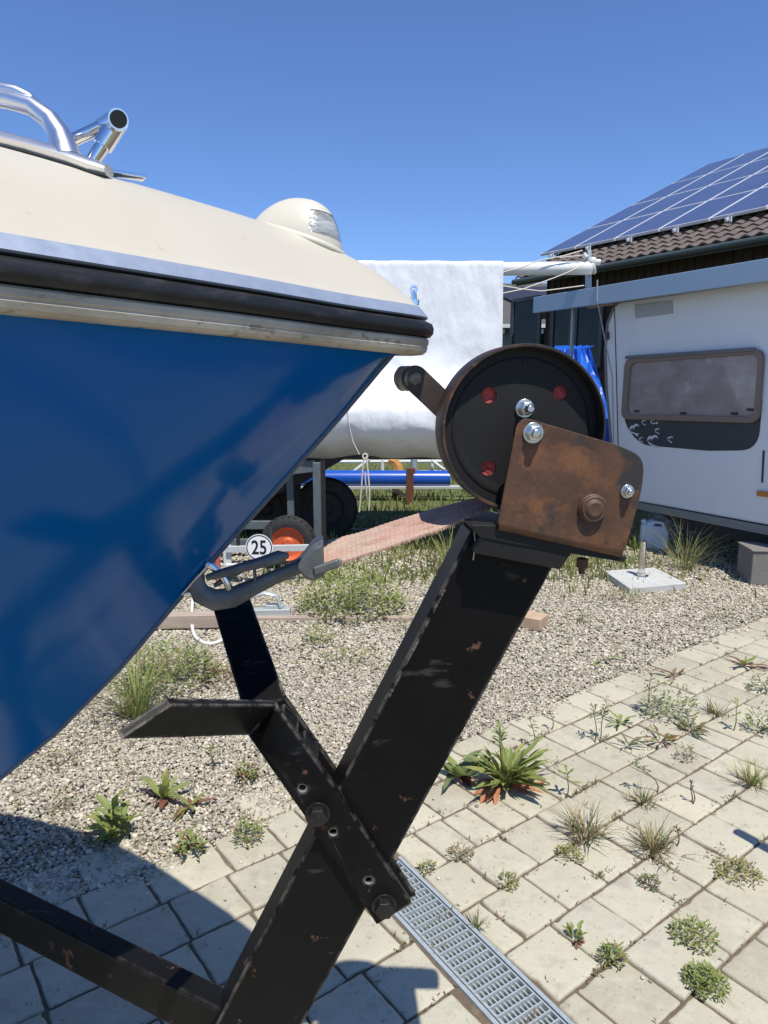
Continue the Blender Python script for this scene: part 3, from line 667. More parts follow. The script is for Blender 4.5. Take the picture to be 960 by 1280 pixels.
# body grid without the window, lens set in the window
nb = MB(); gl = MB(); NP, NT = 72, 36
def inwin(i, j): 
    ph = (i+.5)*360/NP; t = (j+.5)/NT
    return (268 < ph < 356 or 4 < ph < 92) and .50 < t < .87
pts = [[lsurf(2*math.pi*i/NP, j/NT) for j in range(NT+1)] for i in range(NP+1)]
vs = [p for r_ in pts for p in r_]; w_ = NT+1
nb.add(vs, [(i*w_+j, i*w_+j+1, (i+1)*w_+j+1, (i+1)*w_+j) for i in range(NP) for j in range(NT) if not inwin(i, j)])
pt2 = [[lsurf(2*math.pi*i/NP, j/NT, .982) for j in range(NT+1)] for i in range(NP+1)]
gl.add([p for r_ in pt2 for p in r_], [(i*w_+j, i*w_+j+1, (i+1)*w_+j+1, (i+1)*w_+j) for i in range(NP) for j in range(NT) if inwin(i, j) or inwin(max(i-1,0), j) or inwin(min(i+1,NP-1), j) or inwin(i, max(j-1,0)) or inwin(i, min(j+1,NT-1))])
ri = MB(); ri.tube([lp(math.cos(a_)*(.041 if math.cos(a_) > 0 else .041+.025*(-math.cos(a_))), math.sin(a_)*.0355, -.007) for a_ in np.linspace(0, 2*math.pi, 49)], .0045, 8, cap=False)
nl = nb.build('navigation_light', m_lightbody, BOAT, smooth=45, weld=True)
gl.build('lens', m_lens, nl, smooth=45, weld=True); ri.build('base_ring', m_lightbody, nl, smooth=60)
# fairlead, handrail fitting and base strap on the foredeck
D0 = .66
def tp(pts, d=D0, dd=0.0): return [P(x, y, d+dd*i) for i, (x, y) in enumerate(pts)]
fl = MB(); fl.tube(tp([(-60,104),(-20,120),(12,125),(40,133),(62,150),(75,170),(80,186),(83,200)]), [.0085,.008,.0082,.0085,.0092,.0105,.0125,.016], 14)
fl.tube(tp([(-60,112),(-20,113),(0,112),(20,115),(38,122),(43,126)]), [.008,.0075,.007,.006,.004,.0015], 12)
fl.tube(tp([(-60,160),(-20,170),(40,185),(90,200),(118,210),(136,214)]), [.008,.0075,.0075,.0075,.007,.005], 10, flat=2.2)
fl.build('fairlead', m_cast, BOAT, smooth=50)
hr = MB(); hr.tube(tp([(60,190),(128,158)], .70, -.005), .0060, 16); a1, a2 = P(149,150,.68), P(113,206,.68)
hr.tube([a1, P(128,183,.68)], .0092, 20); hr.tube([P(133,175,.68), a2], .0068, 16)
axd = (P(149,148,.655)-P(132,160,.715)); hr.tube([P(130,160,.705), P(148,149,.665)], .0095, 20)
hd = hr.build('handrail', m_chrome, BOAT, smooth=40)
hc = MB(); hc.tube([P(148.0,148.9,.6648), P(148.4,148.7,.6635)], .0076, 20); hc.build('end_plug', M('black_plastic', (.012,.012,.012), .35), hd, smooth=30)
bs = MB(); bs.bar(P(128,214.5,.715), P(181,223,.735), .016, .0035, (0,0,1)); bs.build('handrail_foot', m_chrome, hd, bevel=.001)
# bow eye
be = MB(); be.tube([C(258,704), C(266,708), C(280,722), C(287,736), C(283,742)], .0052, 12)
be.tube([C(226,742), C(240,742), C(256,737)], .0036, 12)
be.build('bow_eye', m_chrome, BOAT, smooth=50)
bpz = MB(); bpz.bar(C(229,741), C(262,704), .020, .003, V.cross((C(262,704)-C(229,741)).normalized()))
bpz.build('bow_eye_plate', m_chrome, BOAT, bevel=.0008)

# ------------------------------------------------------------------ trailer under the boat, with winch
TR = thing('boat_trailer', L3(TIPA-2.2, -O.z, 0), 'black steel boat trailer with winch post and rusty strap winch', 'trailer')
def plate(name, outline_px, l0, l1, mat, parent, holes_px=(), bev=.0012, rnd=None):
    pts = [ab(x, y, l0) for x, y in outline_px]
    if rnd: pts = rounded(pts, rnd)
    hs = [circ(*ab(x, y, l0), r) for x, y, r in holes_px]
    vs, fs = plate2d(pts, hs, abs(l1-l0), O+V*((l0+l1)/2), U, ZV, bev)
    return MB().add(vs, fs)
# post
pb = MB()
pp = [(589,664),(712,672),(640,803),(372,1292),(330,1370),(215,1370),(265,1290),(422,987)]
pb.prism([C(x, y, -.030) for x, y in pp], V*.060)
post = pb.build('winch_post', m_black, TR, bevel=.0035, seg=3)
wb = MB(); n_ = 150; wp = []; wr = []
for i in range(n_):
    t = i/(n_-1); q = C(556-70*t, 737+135*t, -.0302); wp.append(q+U*(.0008*mnoise.noise(Vector((t*60,0,0))))); wr.append(.0016+.0010*mnoise.noise(Vector((t*40,3,0)))+.0004*mnoise.noise(Vector((t*150,9,0))))
wb.tube(wp, wr, 8); wb.build('weld_bead', m_black, TR, smooth=60)
# ground leg below the frame of the post
lg = MB(); b0 = C(275,1355,0); lg.cyl(b0, Vector((b0.x, b0.y, .02)), .024, 16); lg.cyl(Vector((b0.x,b0.y,0)), Vector((b0.x,b0.y,.02)), .09, 24)
lg.build('jack_leg', m_black, TR, smooth=40)
# drawbar beams (far one seen at lower left), axle, wheels
A0 = P(262,1257,1.03); A1 = P(0,1124,1.21); dr = (A1-A0)
far0 = A0-dr*.12; far1 = A0+dr*6.0
def loc(q): q = q-O; return q.dot(U), q.dot(V), q.z
def beam(p0, p1):
    d = (p1-p0).normalized(); w = Vector((-d.y, d.x, 0)).normalized()
    if w.dot(V) < 0: w = -w
    w *= .036; h = Vector((0,0,-.072))
    return MB().hexa([p0+h, p1+h, p1+w+h, p0+w+h, p0, p1, p1+w, p0+w])
beam(far0, far1).build('drawbar', m_black, TR, bevel=.004, seg=3)
def mirror(q): a, l, z = loc(q); return L3(a, z, -l)
ax = L3(TIPA-2.3, .36-O.z, 0); MB().cyl(ax-V*1.02, ax+V*1.02, .03, 16).build('axle', m_black, TR, smooth=40)
m_tyre = M('tyre_rubber', (.016,.016,.016), .75, layers=[(20,.45,.7,(.035,.033,.03),.8)], bump=(60,.003,.4))
TYP = [(-.09,.19),(-.10,.24),(-.088,.285),(-.06,.305),(0,.31),(.06,.305),(.088,.285),(.10,.24),(.09,.19)]
for sg in (-1, 1):
    w0 = ax+V*(1.0*sg); w0 = Vector((w0.x, w0.y, .31))
    wh = MB().lathe(w0, V, TYP, 40).build('wheel', m_tyre, TR, smooth=40)
    MB().lathe(w0, V, [(-.075,.19),(-.04,.17),(-.045,.06),(-.06,.0),(.06,0),(.045,.06),(.04,.17),(.075,.19)], 32).build('rim', m_zinc, wh, smooth=30)
# bow support brackets
w_near = (U*-.095+ZV*.10-V*.205); w_far = (U*-.095+ZV*.10+V*.205)
def bar_with_wing(l_out, l_in, bar_px, wing_px, wdir, holes, name):
    mb = plate(name, bar_px, l_out, l_in, m_black, TR, holes, .001)
    lo = l_out
    A, D = C(*wing_px[0], lo), C(*wing_px[3], lo)
    n = (D-A).cross(wdir).normalized()
    if n.dot(-V) < 0: n = -n
    B, Cc = PL(*wing_px[1], A, n), PL(*wing_px[2], A, n)
    # rounded bend: first strip blends from bar plane to wing plane
    th = abs(l_in-l_out); rows = []
    bd = (C(*bar_px[-1], lo)-D).normalized()
    for t in (-.30, -.12, -.04, .03, .07, .11, .16, .4, .7, 1.0):
        if t <= 0:
            d0 = bd*(-t*.12); a, d = A+d0, D+d0; nn = -V
        else: 
            a, d = A.lerp(B, t), D.lerp(Cc, t); nn = (-V).lerp(n, min(t/.16, 1)).normalized()
        rows.append((a, d, nn))
    g = []
    for a, d, nn in rows: g.append([a, d, d-nn*th, a-nn*th, a])
    mb.grid(g); mb.add([g[-1][0], g[-1][1], g[-1][2], g[-1][3]], [(0,1,2,3)])
    return mb
LN0, LN1 = -.042, -.032
near_bar = [(346,882),(420,985),(515,1130),(471,1156),(398,1045),(310,919)]
hN = [(378,986,.0062),(416.5,1041,.0062),(461,1101.5,.0062)]
sup = bar_with_wing(LN0, LN1, near_bar, [(346,882),(215,882),(152,924),(310,919)], w_near, hN, 'near').build('bow_support', m_black, TR, bevel=.0022, smooth=35, weld=True)
m_bare = M('bare_hole_edge', (.42,.40,.36), .4, .5)
for hx, hy, hr_ in hN:
    q = C(hx, hy, LN0); MB().lathe(q, V, [(.0012,hr_*.99),(.0012,hr_*.90),(.0085,hr_*.90),(.0085,hr_*.99)], 24).build('hole_lining', m_bare, sup, smooth=30)
LF0, LF1 = .032, .042
far_bar = [(357,872),(420,962),(520,1120),(475,1140),(400,1030),(303,884)]
bar_with_wing(LF0, LF1, far_bar, [(357,872),(309,738),(262,746),(303,884)], w_far, [], 'far').build('bow_support', m_black, TR, bevel=.0022, smooth=35, weld=True)
# spacer blocks between the bars in front of the post
sp = MB()
for (x0, y0), (x1, y1) in [((352,905),(372,925)),((380,940),(398,962))]:
    sp.prism([C(x0,y0,-.031), C(x1,y1,-.031), C(x1-12,y1+8,-.031), C(x0-12,y0+8,-.031)], V*.062)
sp.build('spacer', m_black, TR, bevel=.001)
def bolt(px, py, l, r, h, mat, parent, washer=True, stud=0.0, name='bolt', wmat=None):
    q = C(px, py, l); n = -V; mb = MB(); z0 = 0
    if washer: mb.cyl(q, q+n*.0025, r*1.28, 24); z0 = .0025
    mb.hexnut(q+n*z0, q+n*(z0+h), r)
    mb.tube([q+n*(z0+h), q+n*(z0+h+.0012)], [r*.86, r*.7], 20)
    if stud: mb.tube([q+n*(z0+h), q+n*(z0+h+stud*.8), q+n*(z0+h+stud)], [r*.55, r*.55, r*.42], 16)
    return mb.build(name, mat, parent, bevel=.0006, smooth=30)
bolt(397,1017,LN0,.0135,.010,m_blackbolt,TR); bolt(480,1131,LN0,.0135,.011,m_blackbolt,TR)
# --- winch
base = MB()
base.prism([C(x, y, -.068) for x, y in [(588,656),(622,657),(700,676),(784,697),(780,703),(700,690),(640,680),(600,672)]], V*.13)
base.prism([C(x, y, -.066) for x, y in [(606,672),(716,690),(700,712),(594,692)]], V*.126)
WI = base.build('winch', m_blackmatt, TR, bevel=.0012)
# side plate, folded under at the bottom
sp_px = [(646,531),(656,522),(775,557),(806,572),(803,612),(781,690),(622,655)]
pl_ = plate('side_plate', sp_px, -.076, -.0715, m_rust, WI, (), .0010, rnd=[.008,.008,.02,.036,.03,.004,.004])
fold = []
for k in range(7):
    a_ = k/6*math.pi/2; rr = .010
    e0, e1 = C(622,654,-.076), C(781,689,-.076); e0 = e0+U*.002; e1 = e1-U*.002
    off = V*(rr*(1-math.cos(a_)))+ZV*(-rr*math.sin(a_)); fold.append([e0+off, e1+off])
fold.append([fold[-1][0]+V*.11, fold[-1][1]+V*.11])
pl_.grid(fold); pl_.grid([[p+Vector((0,0,.004))+V*.004 for p in r_] for r_ in fold])
pl_.build('side_plate', m_rust, WI, smooth=35)
plate('side_plate', sp_px, .062, .066, m_rust, WI, (), .0010, rnd=[.008,.008,.02,.036,.03,.004,.004]).build('side_plate', m_rust, WI, smooth=35)
# flange pan (drum cover) with three holes
DC = (ab(656.5,537,-.055)); pc = L3(DC[0], DC[1], 0); RR = .1035
pan = MB(); pan.lathe(pc, V, [(.0,RR-.002),(-.004,RR),(-.0525,RR),(-.055,RR-.001),(-.055,RR-.0035),(-.053,RR-.0045),(-.034,RR-.0048)], 96)
pan.lathe(pc, V, [(.0,RR-.002),(.0,RR-.006),(-.034,RR-.006)], 96)
pan.build('drum_rim', m_rustrim, WI, smooth=35)
hole = [(611,494),(700.5,491.5),(610.5,585)]
hs = [circ(*ab(x, y, -.034), .0098, 28) for x, y in hole]
vs, fs = plate2d(circ(DC[0], DC[1], RR-.005, 96), hs, .003, O+V*-.0335, U, ZV, 0)
dk = MB().add(vs, fs)
dk.lathe(pc, V, [(-.0348,.074),(-.0352,.077),(-.0362,.0815),(-.0362,.086),(-.0354,.088),(-.0348,.0885)], 96)
q0 = L3(DC[0]-.0, DC[1]+.0815, -.0365); dk.ellipsoid(q0, (.0015,.0015,.0015), 8, 6)
dk.build('drum_face', m_blackmatt, WI, smooth=35)
sw = MB()
for k in range(9): 
    r0 = .012+k*.0085; sw.lathe(pc, V, [(-.028,r0),(-.0295+.0012*(k%2),r0+.002),(-.028,r0+.0075)], 64)
sw.lathe(pc, V, [(-.028,.012),(-.028,.0885),(.05,.0885),(.05,.012)], 64)
sw.build('spool', m_spool, WI, smooth=40)
bolt(655.5,510.5,-.036,.0092,.012,m_zinc,WI,True,.014)
bolt(666,541,-.0765,.0098,.007,m_zinc,WI,True,.007)
bolt(783.5,614,-.0765,.0066,.006,m_zinc,WI,True,.005)
pv = MB(); q = C(740,635,-.0765); pv.lathe(q, -V, [(0,.0178),(.003,.0178),(.004,.0165),(.0075,.0160),(.009,.0145),(.0085,.0125),(.010,.0112),(.0115,.008),(.0108,.004),(.0108,.0)], 40)
pv.build('pivot_cap', m_rustdark, WI, smooth=30)
bo = MB(); q = C(728,698,-.045); bo.hexnut(q, q-ZV*.012, .0075); bo.cyl(q-ZV*.012, q-ZV*.020, .004, 12)
q = C(607,655,-.04); bo.build('bolt', m_rustdark, WI, smooth=30)
# crank arm with the stub of its handle
ca = MB(); c0, c1 = ab(519,473,.02), ab(632,580,.02)
dv = (Vector(c1)-Vector(c0)).normalized(); nv2 = Vector((-dv.y, dv.x)); hw = .0168
ol = [tuple(Vector(c1)+nv2*hw), tuple(Vector(c1)-nv2*hw)]
ang0 = math.atan2(-nv2.y, -nv2.x)
for k in range(13): a_ = ang0-math.pi*k/12; ol.append((c0[0]+math.cos(a_)*hw, c0[1]+math.sin(a_)*hw))
vs, fs = plate2d(ol, [], .007, O+V*.0235, U, ZV, .001); ca.add(vs, fs)
arm = ca.build('crank_arm', M('crank_brown', (.035,.026,.02), .5, layers=[(20,.45,.7,(.075,.045,.03),.8),(90,.62,.7,(.02,.018,.016),.7)], bump=(140,.0006,.3)), WI, smooth=35)
bb = MB(); q = C(519.5,473,.02); bb.tube([q, q-V*.003, q-V*.004], [.0085,.008,.006], 20)
for a_ in (.78, 2.36): 
    dd = U*math.cos(a_)+ZV*math.sin(a_); bb.bar(q-V*.0045-dd*.0065, q-V*.0045+dd*.0065, .0022, .0022, V)
bb.build('screw_head', M('dull_screw', (.22,.20,.16), .45, .7, layers=[(150,.5,.65,(.08,.07,.05),.7)]), arm, smooth=30)
hd_ = (V*.62-U*.62+ZV*.0).normalized(); gb = MB(); q = C(519,473,.028)
for k in range(5): gb.cyl(q+hd_*(.002+k*.0042), q+hd_*(.005+k*.0042), .0165-.0008*(k%2), 28)
gb.cyl(q, q+hd_*.026, .013, 20); gb.build('handle_stub', M('dull_washer', (.42,.40,.36), .5, .35, layers=[(120,.5,.65,(.16,.14,.11),.7)]), arm, smooth=30)
# loose string tied at the top of the post
sg_ = MB(); sg_.tube([C(588,654,-.034), C(593,664,-.036), C(594,680,-.036), C(591.5,700,-.035)], .0009, 6); sg_.tube([C(586,656,-.034), C(600,662,-.036), C(618,667,-.036)], .0009, 6)
tag(sg_.build('string', M('off_white_string', (.6,.55,.45), .8), None, smooth=60), 'short pale string end hanging at the top of the winch post', 'string')

# ------------------------------------------------------------------ strap and hook
SH = thing('winch_strap', C(410,692), 'faded red webbing strap with steel snap hook pulled to the bow eye', 'strap')
near = [C(x, y, -.028) for x, y in [(404,710),(412,706),(470,688),(515,673),(572,651),(600,640),(640,622)]]
farr = [C(x, y, .028) for x, y in [(402,679),(410,676),(450,664),(495,650),(540,636),(590,622),(640,606)]]
st = MB(); g = []; g2 = []
def lerp_path(p, n):
    out = []; L_ = [0]
    for i in range(1, len(p)): L_.append(L_[-1]+(p[i]-p[i-1]).length)
    for k in range(n):
        t = L_[-1]*k/(n-1); i = max(j for j in range(len(L_)) if L_[j] <= t+1e-9); i = min(i, len(p)-2)
        f_ = (t-L_[i])/(L_[i+1]-L_[i]); out.append(p[i].lerp(p[i+1], f_))
    return out
na, fa = lerp_path(near, 120), lerp_path(farr, 120); fr = MB()
for i in range(120):
    row = []
    for j in range(15):
        t = j/14; q = na[i].lerp(fa[i], t)
        rib = .0004*math.sin(i*2.1)
        wob = .0030*mnoise.noise(Vector((i*.035, j*.12, 2)))+.0020*math.sin(t*math.pi)
        if j == 0: q = q+V*(.0022*mnoise.noise(Vector((i*.9,0,5))))
        row.append(q+Vector((0,0,1))*(rib+wob))
    g.append(row); g2.append([p-Vector((0,0,.0032)) for p in row])
    if 6 < i < 108:
        for _ in range(2):
            a_ = row[0]+U*random.uniform(-.002,.002); e = a_-V*random.uniform(.001,.004)+ZV*random.uniform(-.006,.0)+U*random.uniform(-.004,.003)
            fr.tube([a_, a_.lerp(e,.5)+ZV*random.uniform(-.001,.001), e], [.0005,.0004,.0002], 4)
st.grid(g); st.grid(g2); st.grid([[a, b] for a, b in zip([r_[0] for r_ in g], [r_[0] for r_ in g2])]); st.grid([[a, b] for a, b in zip([r_[-1] for r_ in g], [r_[-1] for r_ in g2])])
wbg = st.build('webbing', m_strap, SH, smooth=60); fr.build('frayed_edge', m_fibre, wbg)
hk = MB()
hpx = [(402,694),(386,704),(366,712),(340,723),(312,736),(290,747),(268,750),(251,742),(245,729),(249,717)]
hrd = [.0115,.0100,.0085,.0092,.0108,.0128,.0138,.0130,.0110,.0070]
hk.tube([C(x, y) for x, y in hpx], [r_*.75 for r_ in hrd], 16, flat=1.45, ref=(V))
# flattened head with strap slot
hd2 = rounded([ab(x, y) for x, y in [(372,704),(392,678),(404,674),(406,712),(392,720),(380,714)]], .004)
vs, fs = plate2d(hd2, [], .060, O, U, ZV, .003); hk.add(vs, fs)
hook = hk.build('snap_hook', m_hook, SH, smooth=45)
fk = MB()
for l in (-.030, .030): fk.bar(C(392,714,l), C(424,703,l), .008, .011, ZV)
fk.tube([C(423,703,-.030), C(423,703,.030)], .0052, 12)
fk.build('strap_slot', m_hook, hook, bevel=.0025, seg=3)
gt = MB(); gt.tube([C(258,722,-.006), C(276,717,-.008), C(300,710,-.010), C(326,703,-.012), C(350,696,-.013), C(361,694,-.013)], [.003,.0045,.0048,.0055,.0066,.0022], 12, flat=1.35, ref=V)
gt.tube([C(268,732,.004), C(285,722,.004), C(312,706,.004), C(322,704,.004)], [.003,.0045,.0045,.002], 10)
gt.tube([C(318,712,-.006), C(319,728,-.004)], .0022, 8)
gt.build('latch', M('hook_latch', (.10,.115,.125), .5, .5, layers=[(40,.45,.7,(.16,.17,.18),.8)], bump=(150,.0006,.3)), hook, smooth=50)
# ------------------------------------------------------------------ boat under a white tarp, with its trailer, behind
def PY(px, py, Y): 
    r_ = ray(px, py); return CAM+r_*(Y/r_.y)
m_tarp = M('white_tarp', (.72,.73,.735), .36, coat=.1, bump=(4,.05,.5,(1,1,.4)), bump2=(16,.008,.35,(1.2,1,.5)))
YT = 6.2
CB = thing('covered_boat', Vector((0,7.2,.45)), 'boat under a wrinkled white tarp with its mast laid along the top', 'boat')
prof = [(.62,PY(500,322,YT).z+.01),(.02,PY(500,325,YT).z),(.0,PY(500,329,YT).z),(-.01,PY(500,400,YT).z),(-.03,PY(500,455,YT).z),(-.13,PY(500,492,YT).z),(-.20,PY(500,515,YT).z),(-.17,PY(500,540,YT).z),(-.02,PY(500,560,YT).z),(.22,PY(500,574,YT+.1).z),(.45,PY(500,576,YT+.2).z)]
pc_ = [Vector((.62, prof[0][1])), Vector((.3, prof[0][1]-.002)), Vector((.05, PY(500,324.5,YT).z)), Vector((.02, PY(500,325.5,YT).z)), Vector((.006, PY(500,327,YT).z))]+catmull(prof[2:], 10)
xL, xR = -3.6, PY(629,400,YT).x
tm = MB(); g = []; NX = 260
for i in range(NX+1):
    t = i/NX; x = xL+(xR-xL)*t; row = []
    for k, q in enumerate(pc_):
        z = q.y; hem = max(0, (k-len(pc_)*.55)/(len(pc_)*.45))
        a = .008*mnoise.noise(Vector((x*6, z*3, 0)))+.004*mnoise.noise(Vector((x*15, z*5, 7)))+.003*mnoise.noise(Vector((x*26, z*12, 3)))
        up_ = max(0, min(1, (z-1.75)/.5)); a += up_*.012*mnoise.noise(Vector((x*7, z*.7, 31)))+up_*.011*abs(mnoise.noise(Vector((x*16, z*5+2*mnoise.noise(Vector((x*5,z*5,1))), 9))))
        a += .03*abs(mnoise.noise(Vector((x*2.4+z*2.2, z*2.6-x, 11))))*(1-up_)
        drop = hem*.06*mnoise.noise(Vector((x*2.2, 0, 20)))
        yb = YT+q.x-(.05*(x-xR) if False else 0)
        row.append(Vector((x+(.012*(z-1.6)*-1 if i == NX else 0), yb+a, z+drop+(.01*mnoise.noise(Vector((x*4,0,5))) if k < 12 else 0))))
    g.append(row)
tm.grid(g)
edge = g[-1]; tm.grid([edge, [Vector((p.x+.0, 2*(YT+.62)-p.y if p.y < YT+.62 else p.y, p.z)) for p in edge]])
back = [[Vector((p.x, 2*(YT+.62)-p.y, p.z)) for p in r_] for r_ in g[::4]]; tm.grid(back)
tm.build('tarp', m_tarp, CB, smooth=60)
m_dark = M('dark_antifouling', (.018,.018,.02), .6)
b = MB(); b.prism([PY(x, y, YT+.25) for x, y in [(-300,566),(660,560),(668,640),(652,618),(592,574),(430,574),(385,600),(300,640),(-300,640)]], Vector((0,1.2,0)))
b.build('hull', m_dark, CB)
hemr = MB(); hemr.tube([PY(x, y, YT-.20) for x, y in [(433,505),(436,530),(441,552),(449,568)]], .006, 6); hemr.build('seam', M('tarp_seam', (.50,.50,.49), .5), CB, smooth=60)
dfa = lambda px: PL(px, 356, CO-CN*.2, CN)
mq = dfa(735); md = (mq-CAM).dot(Vector((0,c_,-s_)))+.05
m_mast = M('white_mast', (.66,.66,.62), .35, layers=[(4,.5,.75,(.55,.54,.48),.5)])
mt = MB(); M0, M1 = P(520,337.5,md-.15), P(739,335,md); mt.cyl(M0, M1, .062, 20); mast = mt.build('mast', m_mast, CB, smooth=40)
b = MB(); b.tube([M1, P(741,334,md)], [.066,.066], 20); b.cyl(P(741,328,md-.03), P(750,327.5,md-.03), .028, 12); b.ellipsoid(P(741,327,md-.04), (.045,.03,.045), 12, 8); b.cyl(P(733,322,md-.06), P(729,318,md-.06), .025, 10); b.build('mast_fitting', M('pale_fitting', (.55,.55,.50), .4), mast, smooth=40)
b = MB(); b.bar(P(735.5,314,md+.08), P(735.5,360,md+.08), .07, .04, U); b.build('mast_bracket', M('post_grey', (.33,.35,.36), .45, .4), mast, bevel=.004)
ln = MB()
def line(pts, d0=md-.08, r=.006): 
    pp_ = catmull([P(x, y, d0-(740-x)*.0012) for x, y in pts], 5) if False else [P(x, y, d0-(740-x)*.0012) for x, y in pts]
    ln.tube(pp_, r, 6)
line([(626,341),(650,335),(676,325),(704,320),(728,313)]); line([(626,357),(650,361),(676,364),(700,361),(730,357)]); line([(626,367),(652,362),(680,352),(704,343),(728,332)])
line([(700,322),(728,319)], r=.005)
ln.build('mast_line', M('off_white_string', (.6,.55,.45), .8), mast, smooth=60)
rp_ = MB(); rp_.tube([PY(x, y, 5.95) for x, y in [(455,572),(453,590),(451.5,614),(449,640)]], .007, 6); rp_.tube([PY(x, y, 5.95) for x, y in [(458,570),(460,590),(462,612),(461,638),(458,618),(456,590)]], .007, 6)
rp_.lathe(PY(456.5,570,5.95), Vector((0,1,0)), [(-.008,.014),(-.008,.026),(.008,.026),(.008,.014)], 18, True)
tag(rp_.build('rope', M('off_white_string', (.6,.55,.45), .8), None, smooth=60), 'pale rope loops hanging below the white boat tarp', 'rope')

# trailer behind with the speed plate
T2 = thing('boat_trailer', Vector((-.75,5.9,0)), 'dark steel trailer with orange wheel rim and round 25 plate under the white covered boat', 'trailer')
m_tgrey = M('painted_trailer_steel', (.13,.15,.16), .5, .3, layers=[(20,.5,.7,(.08,.09,.09),.7)])
m_orange = M('orange_rim', (.60,.115,.040), .5, layers=[(25,.5,.7,(.42,.09,.04),.6)])
def wheel(px, Y, r, rim_mat, cz=None, w=.13):
    q = PY(px, 676, Y); q.z = cz or r
    A = Vector((.05,1,0)).normalized()
    t = MB().lathe(q, A, [(-w*.5,r*.62),(-w*.55,r*.80),(-w*.42,r*.95),(-w*.2,r),(w*.2,r),(w*.42,r*.95),(w*.55,r*.8),(w*.5,r*.62)], 40)
    for k in range(26):
        a = 2*math.pi*k/26; x = A.orthogonal().normalized(); y = A.cross(x); d_ = x*math.cos(a)+y*math.sin(a)
        t.bar(q+d_*(r*.97)-A*w*.42, q+d_*(r*1.0)-A*w*.1, .02, .012, A)
    wh = t.build('wheel', m_tyre, T2, smooth=40)
    rm = MB().lathe(q, A, [(-w*.42,r*.66),(-w*.50,r*.62),(-w*.40,r*.56),(-w*.25,r*.50),(-w*.22,r*.22),(-w*.38,r*.15),(-w*.38,0)], 40)
    rm.build('rim', rim_mat, wh, smooth=35)
    return q
wheel(361, 5.75, .225, m_orange); wheel(408, 6.9, .31, M('black_rim', (.02,.02,.02), .6)); wheel(335, 6.9, .31, M('black_rim', (.02,.02,.02), .6))
def vpost(px, y0, y1, Y, w, mat, name='post'):
    a, b_ = PY(px, y1, Y), PY(px, y0, Y); b_ = Vector((a.x, Y, b_.z)); m_ = MB().bar(a, b_, w, w*.7, Vector((0,1,0))); return m_.build(name, mat, T2, bevel=.004)
vpost(397.5, 578, 684, 6.0, .065, m_tgrey); vpost(404.5, 574, 690, 6.15, .05, M('chassis_black', (.012,.012,.012), .8)); vpost(364, 588, 655, 6.3, .06, m_tgrey); vpost(372, 600, 655, 6.5, .07, M('chassis_black', (.012,.012,.012), .8))
b = MB()
for (xa, xb, y, y2, Y, h) in [(240,345,656,656,6.1,.07),(230,345,678,678,5.9,.06),(230,470,664,664,7.1,.05),(330,395,590,582,6.2,.1)]:
    MB().bar(PY(xa, y, Y), PY(xb, y2, Y), .06, h).build('frame_beam', m_tgrey, T2, bevel=.004)
b = MB(); b.bar(PY(283,686.5,5.32), PY(413,684,5.32), .025, .05); b.build('light_bar', M('pale_aluminium_bar', (.62,.63,.62), .45, .4), T2, bevel=.003)
b = MB(); q = PY(293,712,5.35); b.box(q, (.13,.06,.10)); b.box(q+Vector((-.05,.0,.13)), (.06,.03,.38)); b.build('tail_board', M('pale_board', (.58,.58,.55), .6), T2, bevel=.006)
b = MB(); b.box(q+Vector((-.12,-.02,.06)), (.03,.03,.30)); b.build('reflector', M('red_reflector', (.5,.10,.06), .3), T2, bevel=.006)
b = MB(); b.tube([PY(x, y, 5.33) for x, y in [(297,655),(298,684)]], .015, 8); b.tube([PY(338,660,5.6), PY(340,690,5.4)], .012, 8); b.build('strut', M('chassis_black', (.012,.012,.012), .8), T2, smooth=40)
dq = PY(324, 684.5, 5.28); rD = 17.2*PY(324,684,5.28).y*1.02/F
AY = Vector((0,-1,0))
b = MB(); b.lathe(dq, AY, [(-.002,0),(-.002,rD),(.002,rD),(.002,0)], 48); sgn = b.build('speed_plate', M('plate_white', (.78,.78,.78), .4), T2, smooth=35)
b = MB(); b.lathe(dq, AY, [(.0028,rD*.86),(.0028,rD*.94)], 64); b.build('ring', M('plate_black', (.012,.012,.014), .4), sgn)
def text_mesh(s, name, size, centre, mat, parent, sx=.8):
    cu = bpy.data.curves.new('txt', 'FONT'); cu.body = s; cu.size = size; cu.align_x = 'CENTER'; cu.align_y = 'CENTER'; cu.extrude = .0005; cu.offset = size*.016
    ob = bpy.data.objects.new('txt', cu); me_ = bpy.data.meshes.new_from_object(ob)
    mb = MB(); mb.add([centre+Vector((v_.co.x*sx, -v_.co.z-.0035, v_.co.y)) for v_ in me_.vertices], [tuple(p_.vertices) for p_ in me_.polygons])
    bpy.data.objects.remove(ob); bpy.data.curves.remove(cu); return mb.build(name, mat, parent)
text_mesh('25', 'digits', rD*1.45, dq+Vector((0,0,-rD*.03)), MATS['plate_black'], sgn)

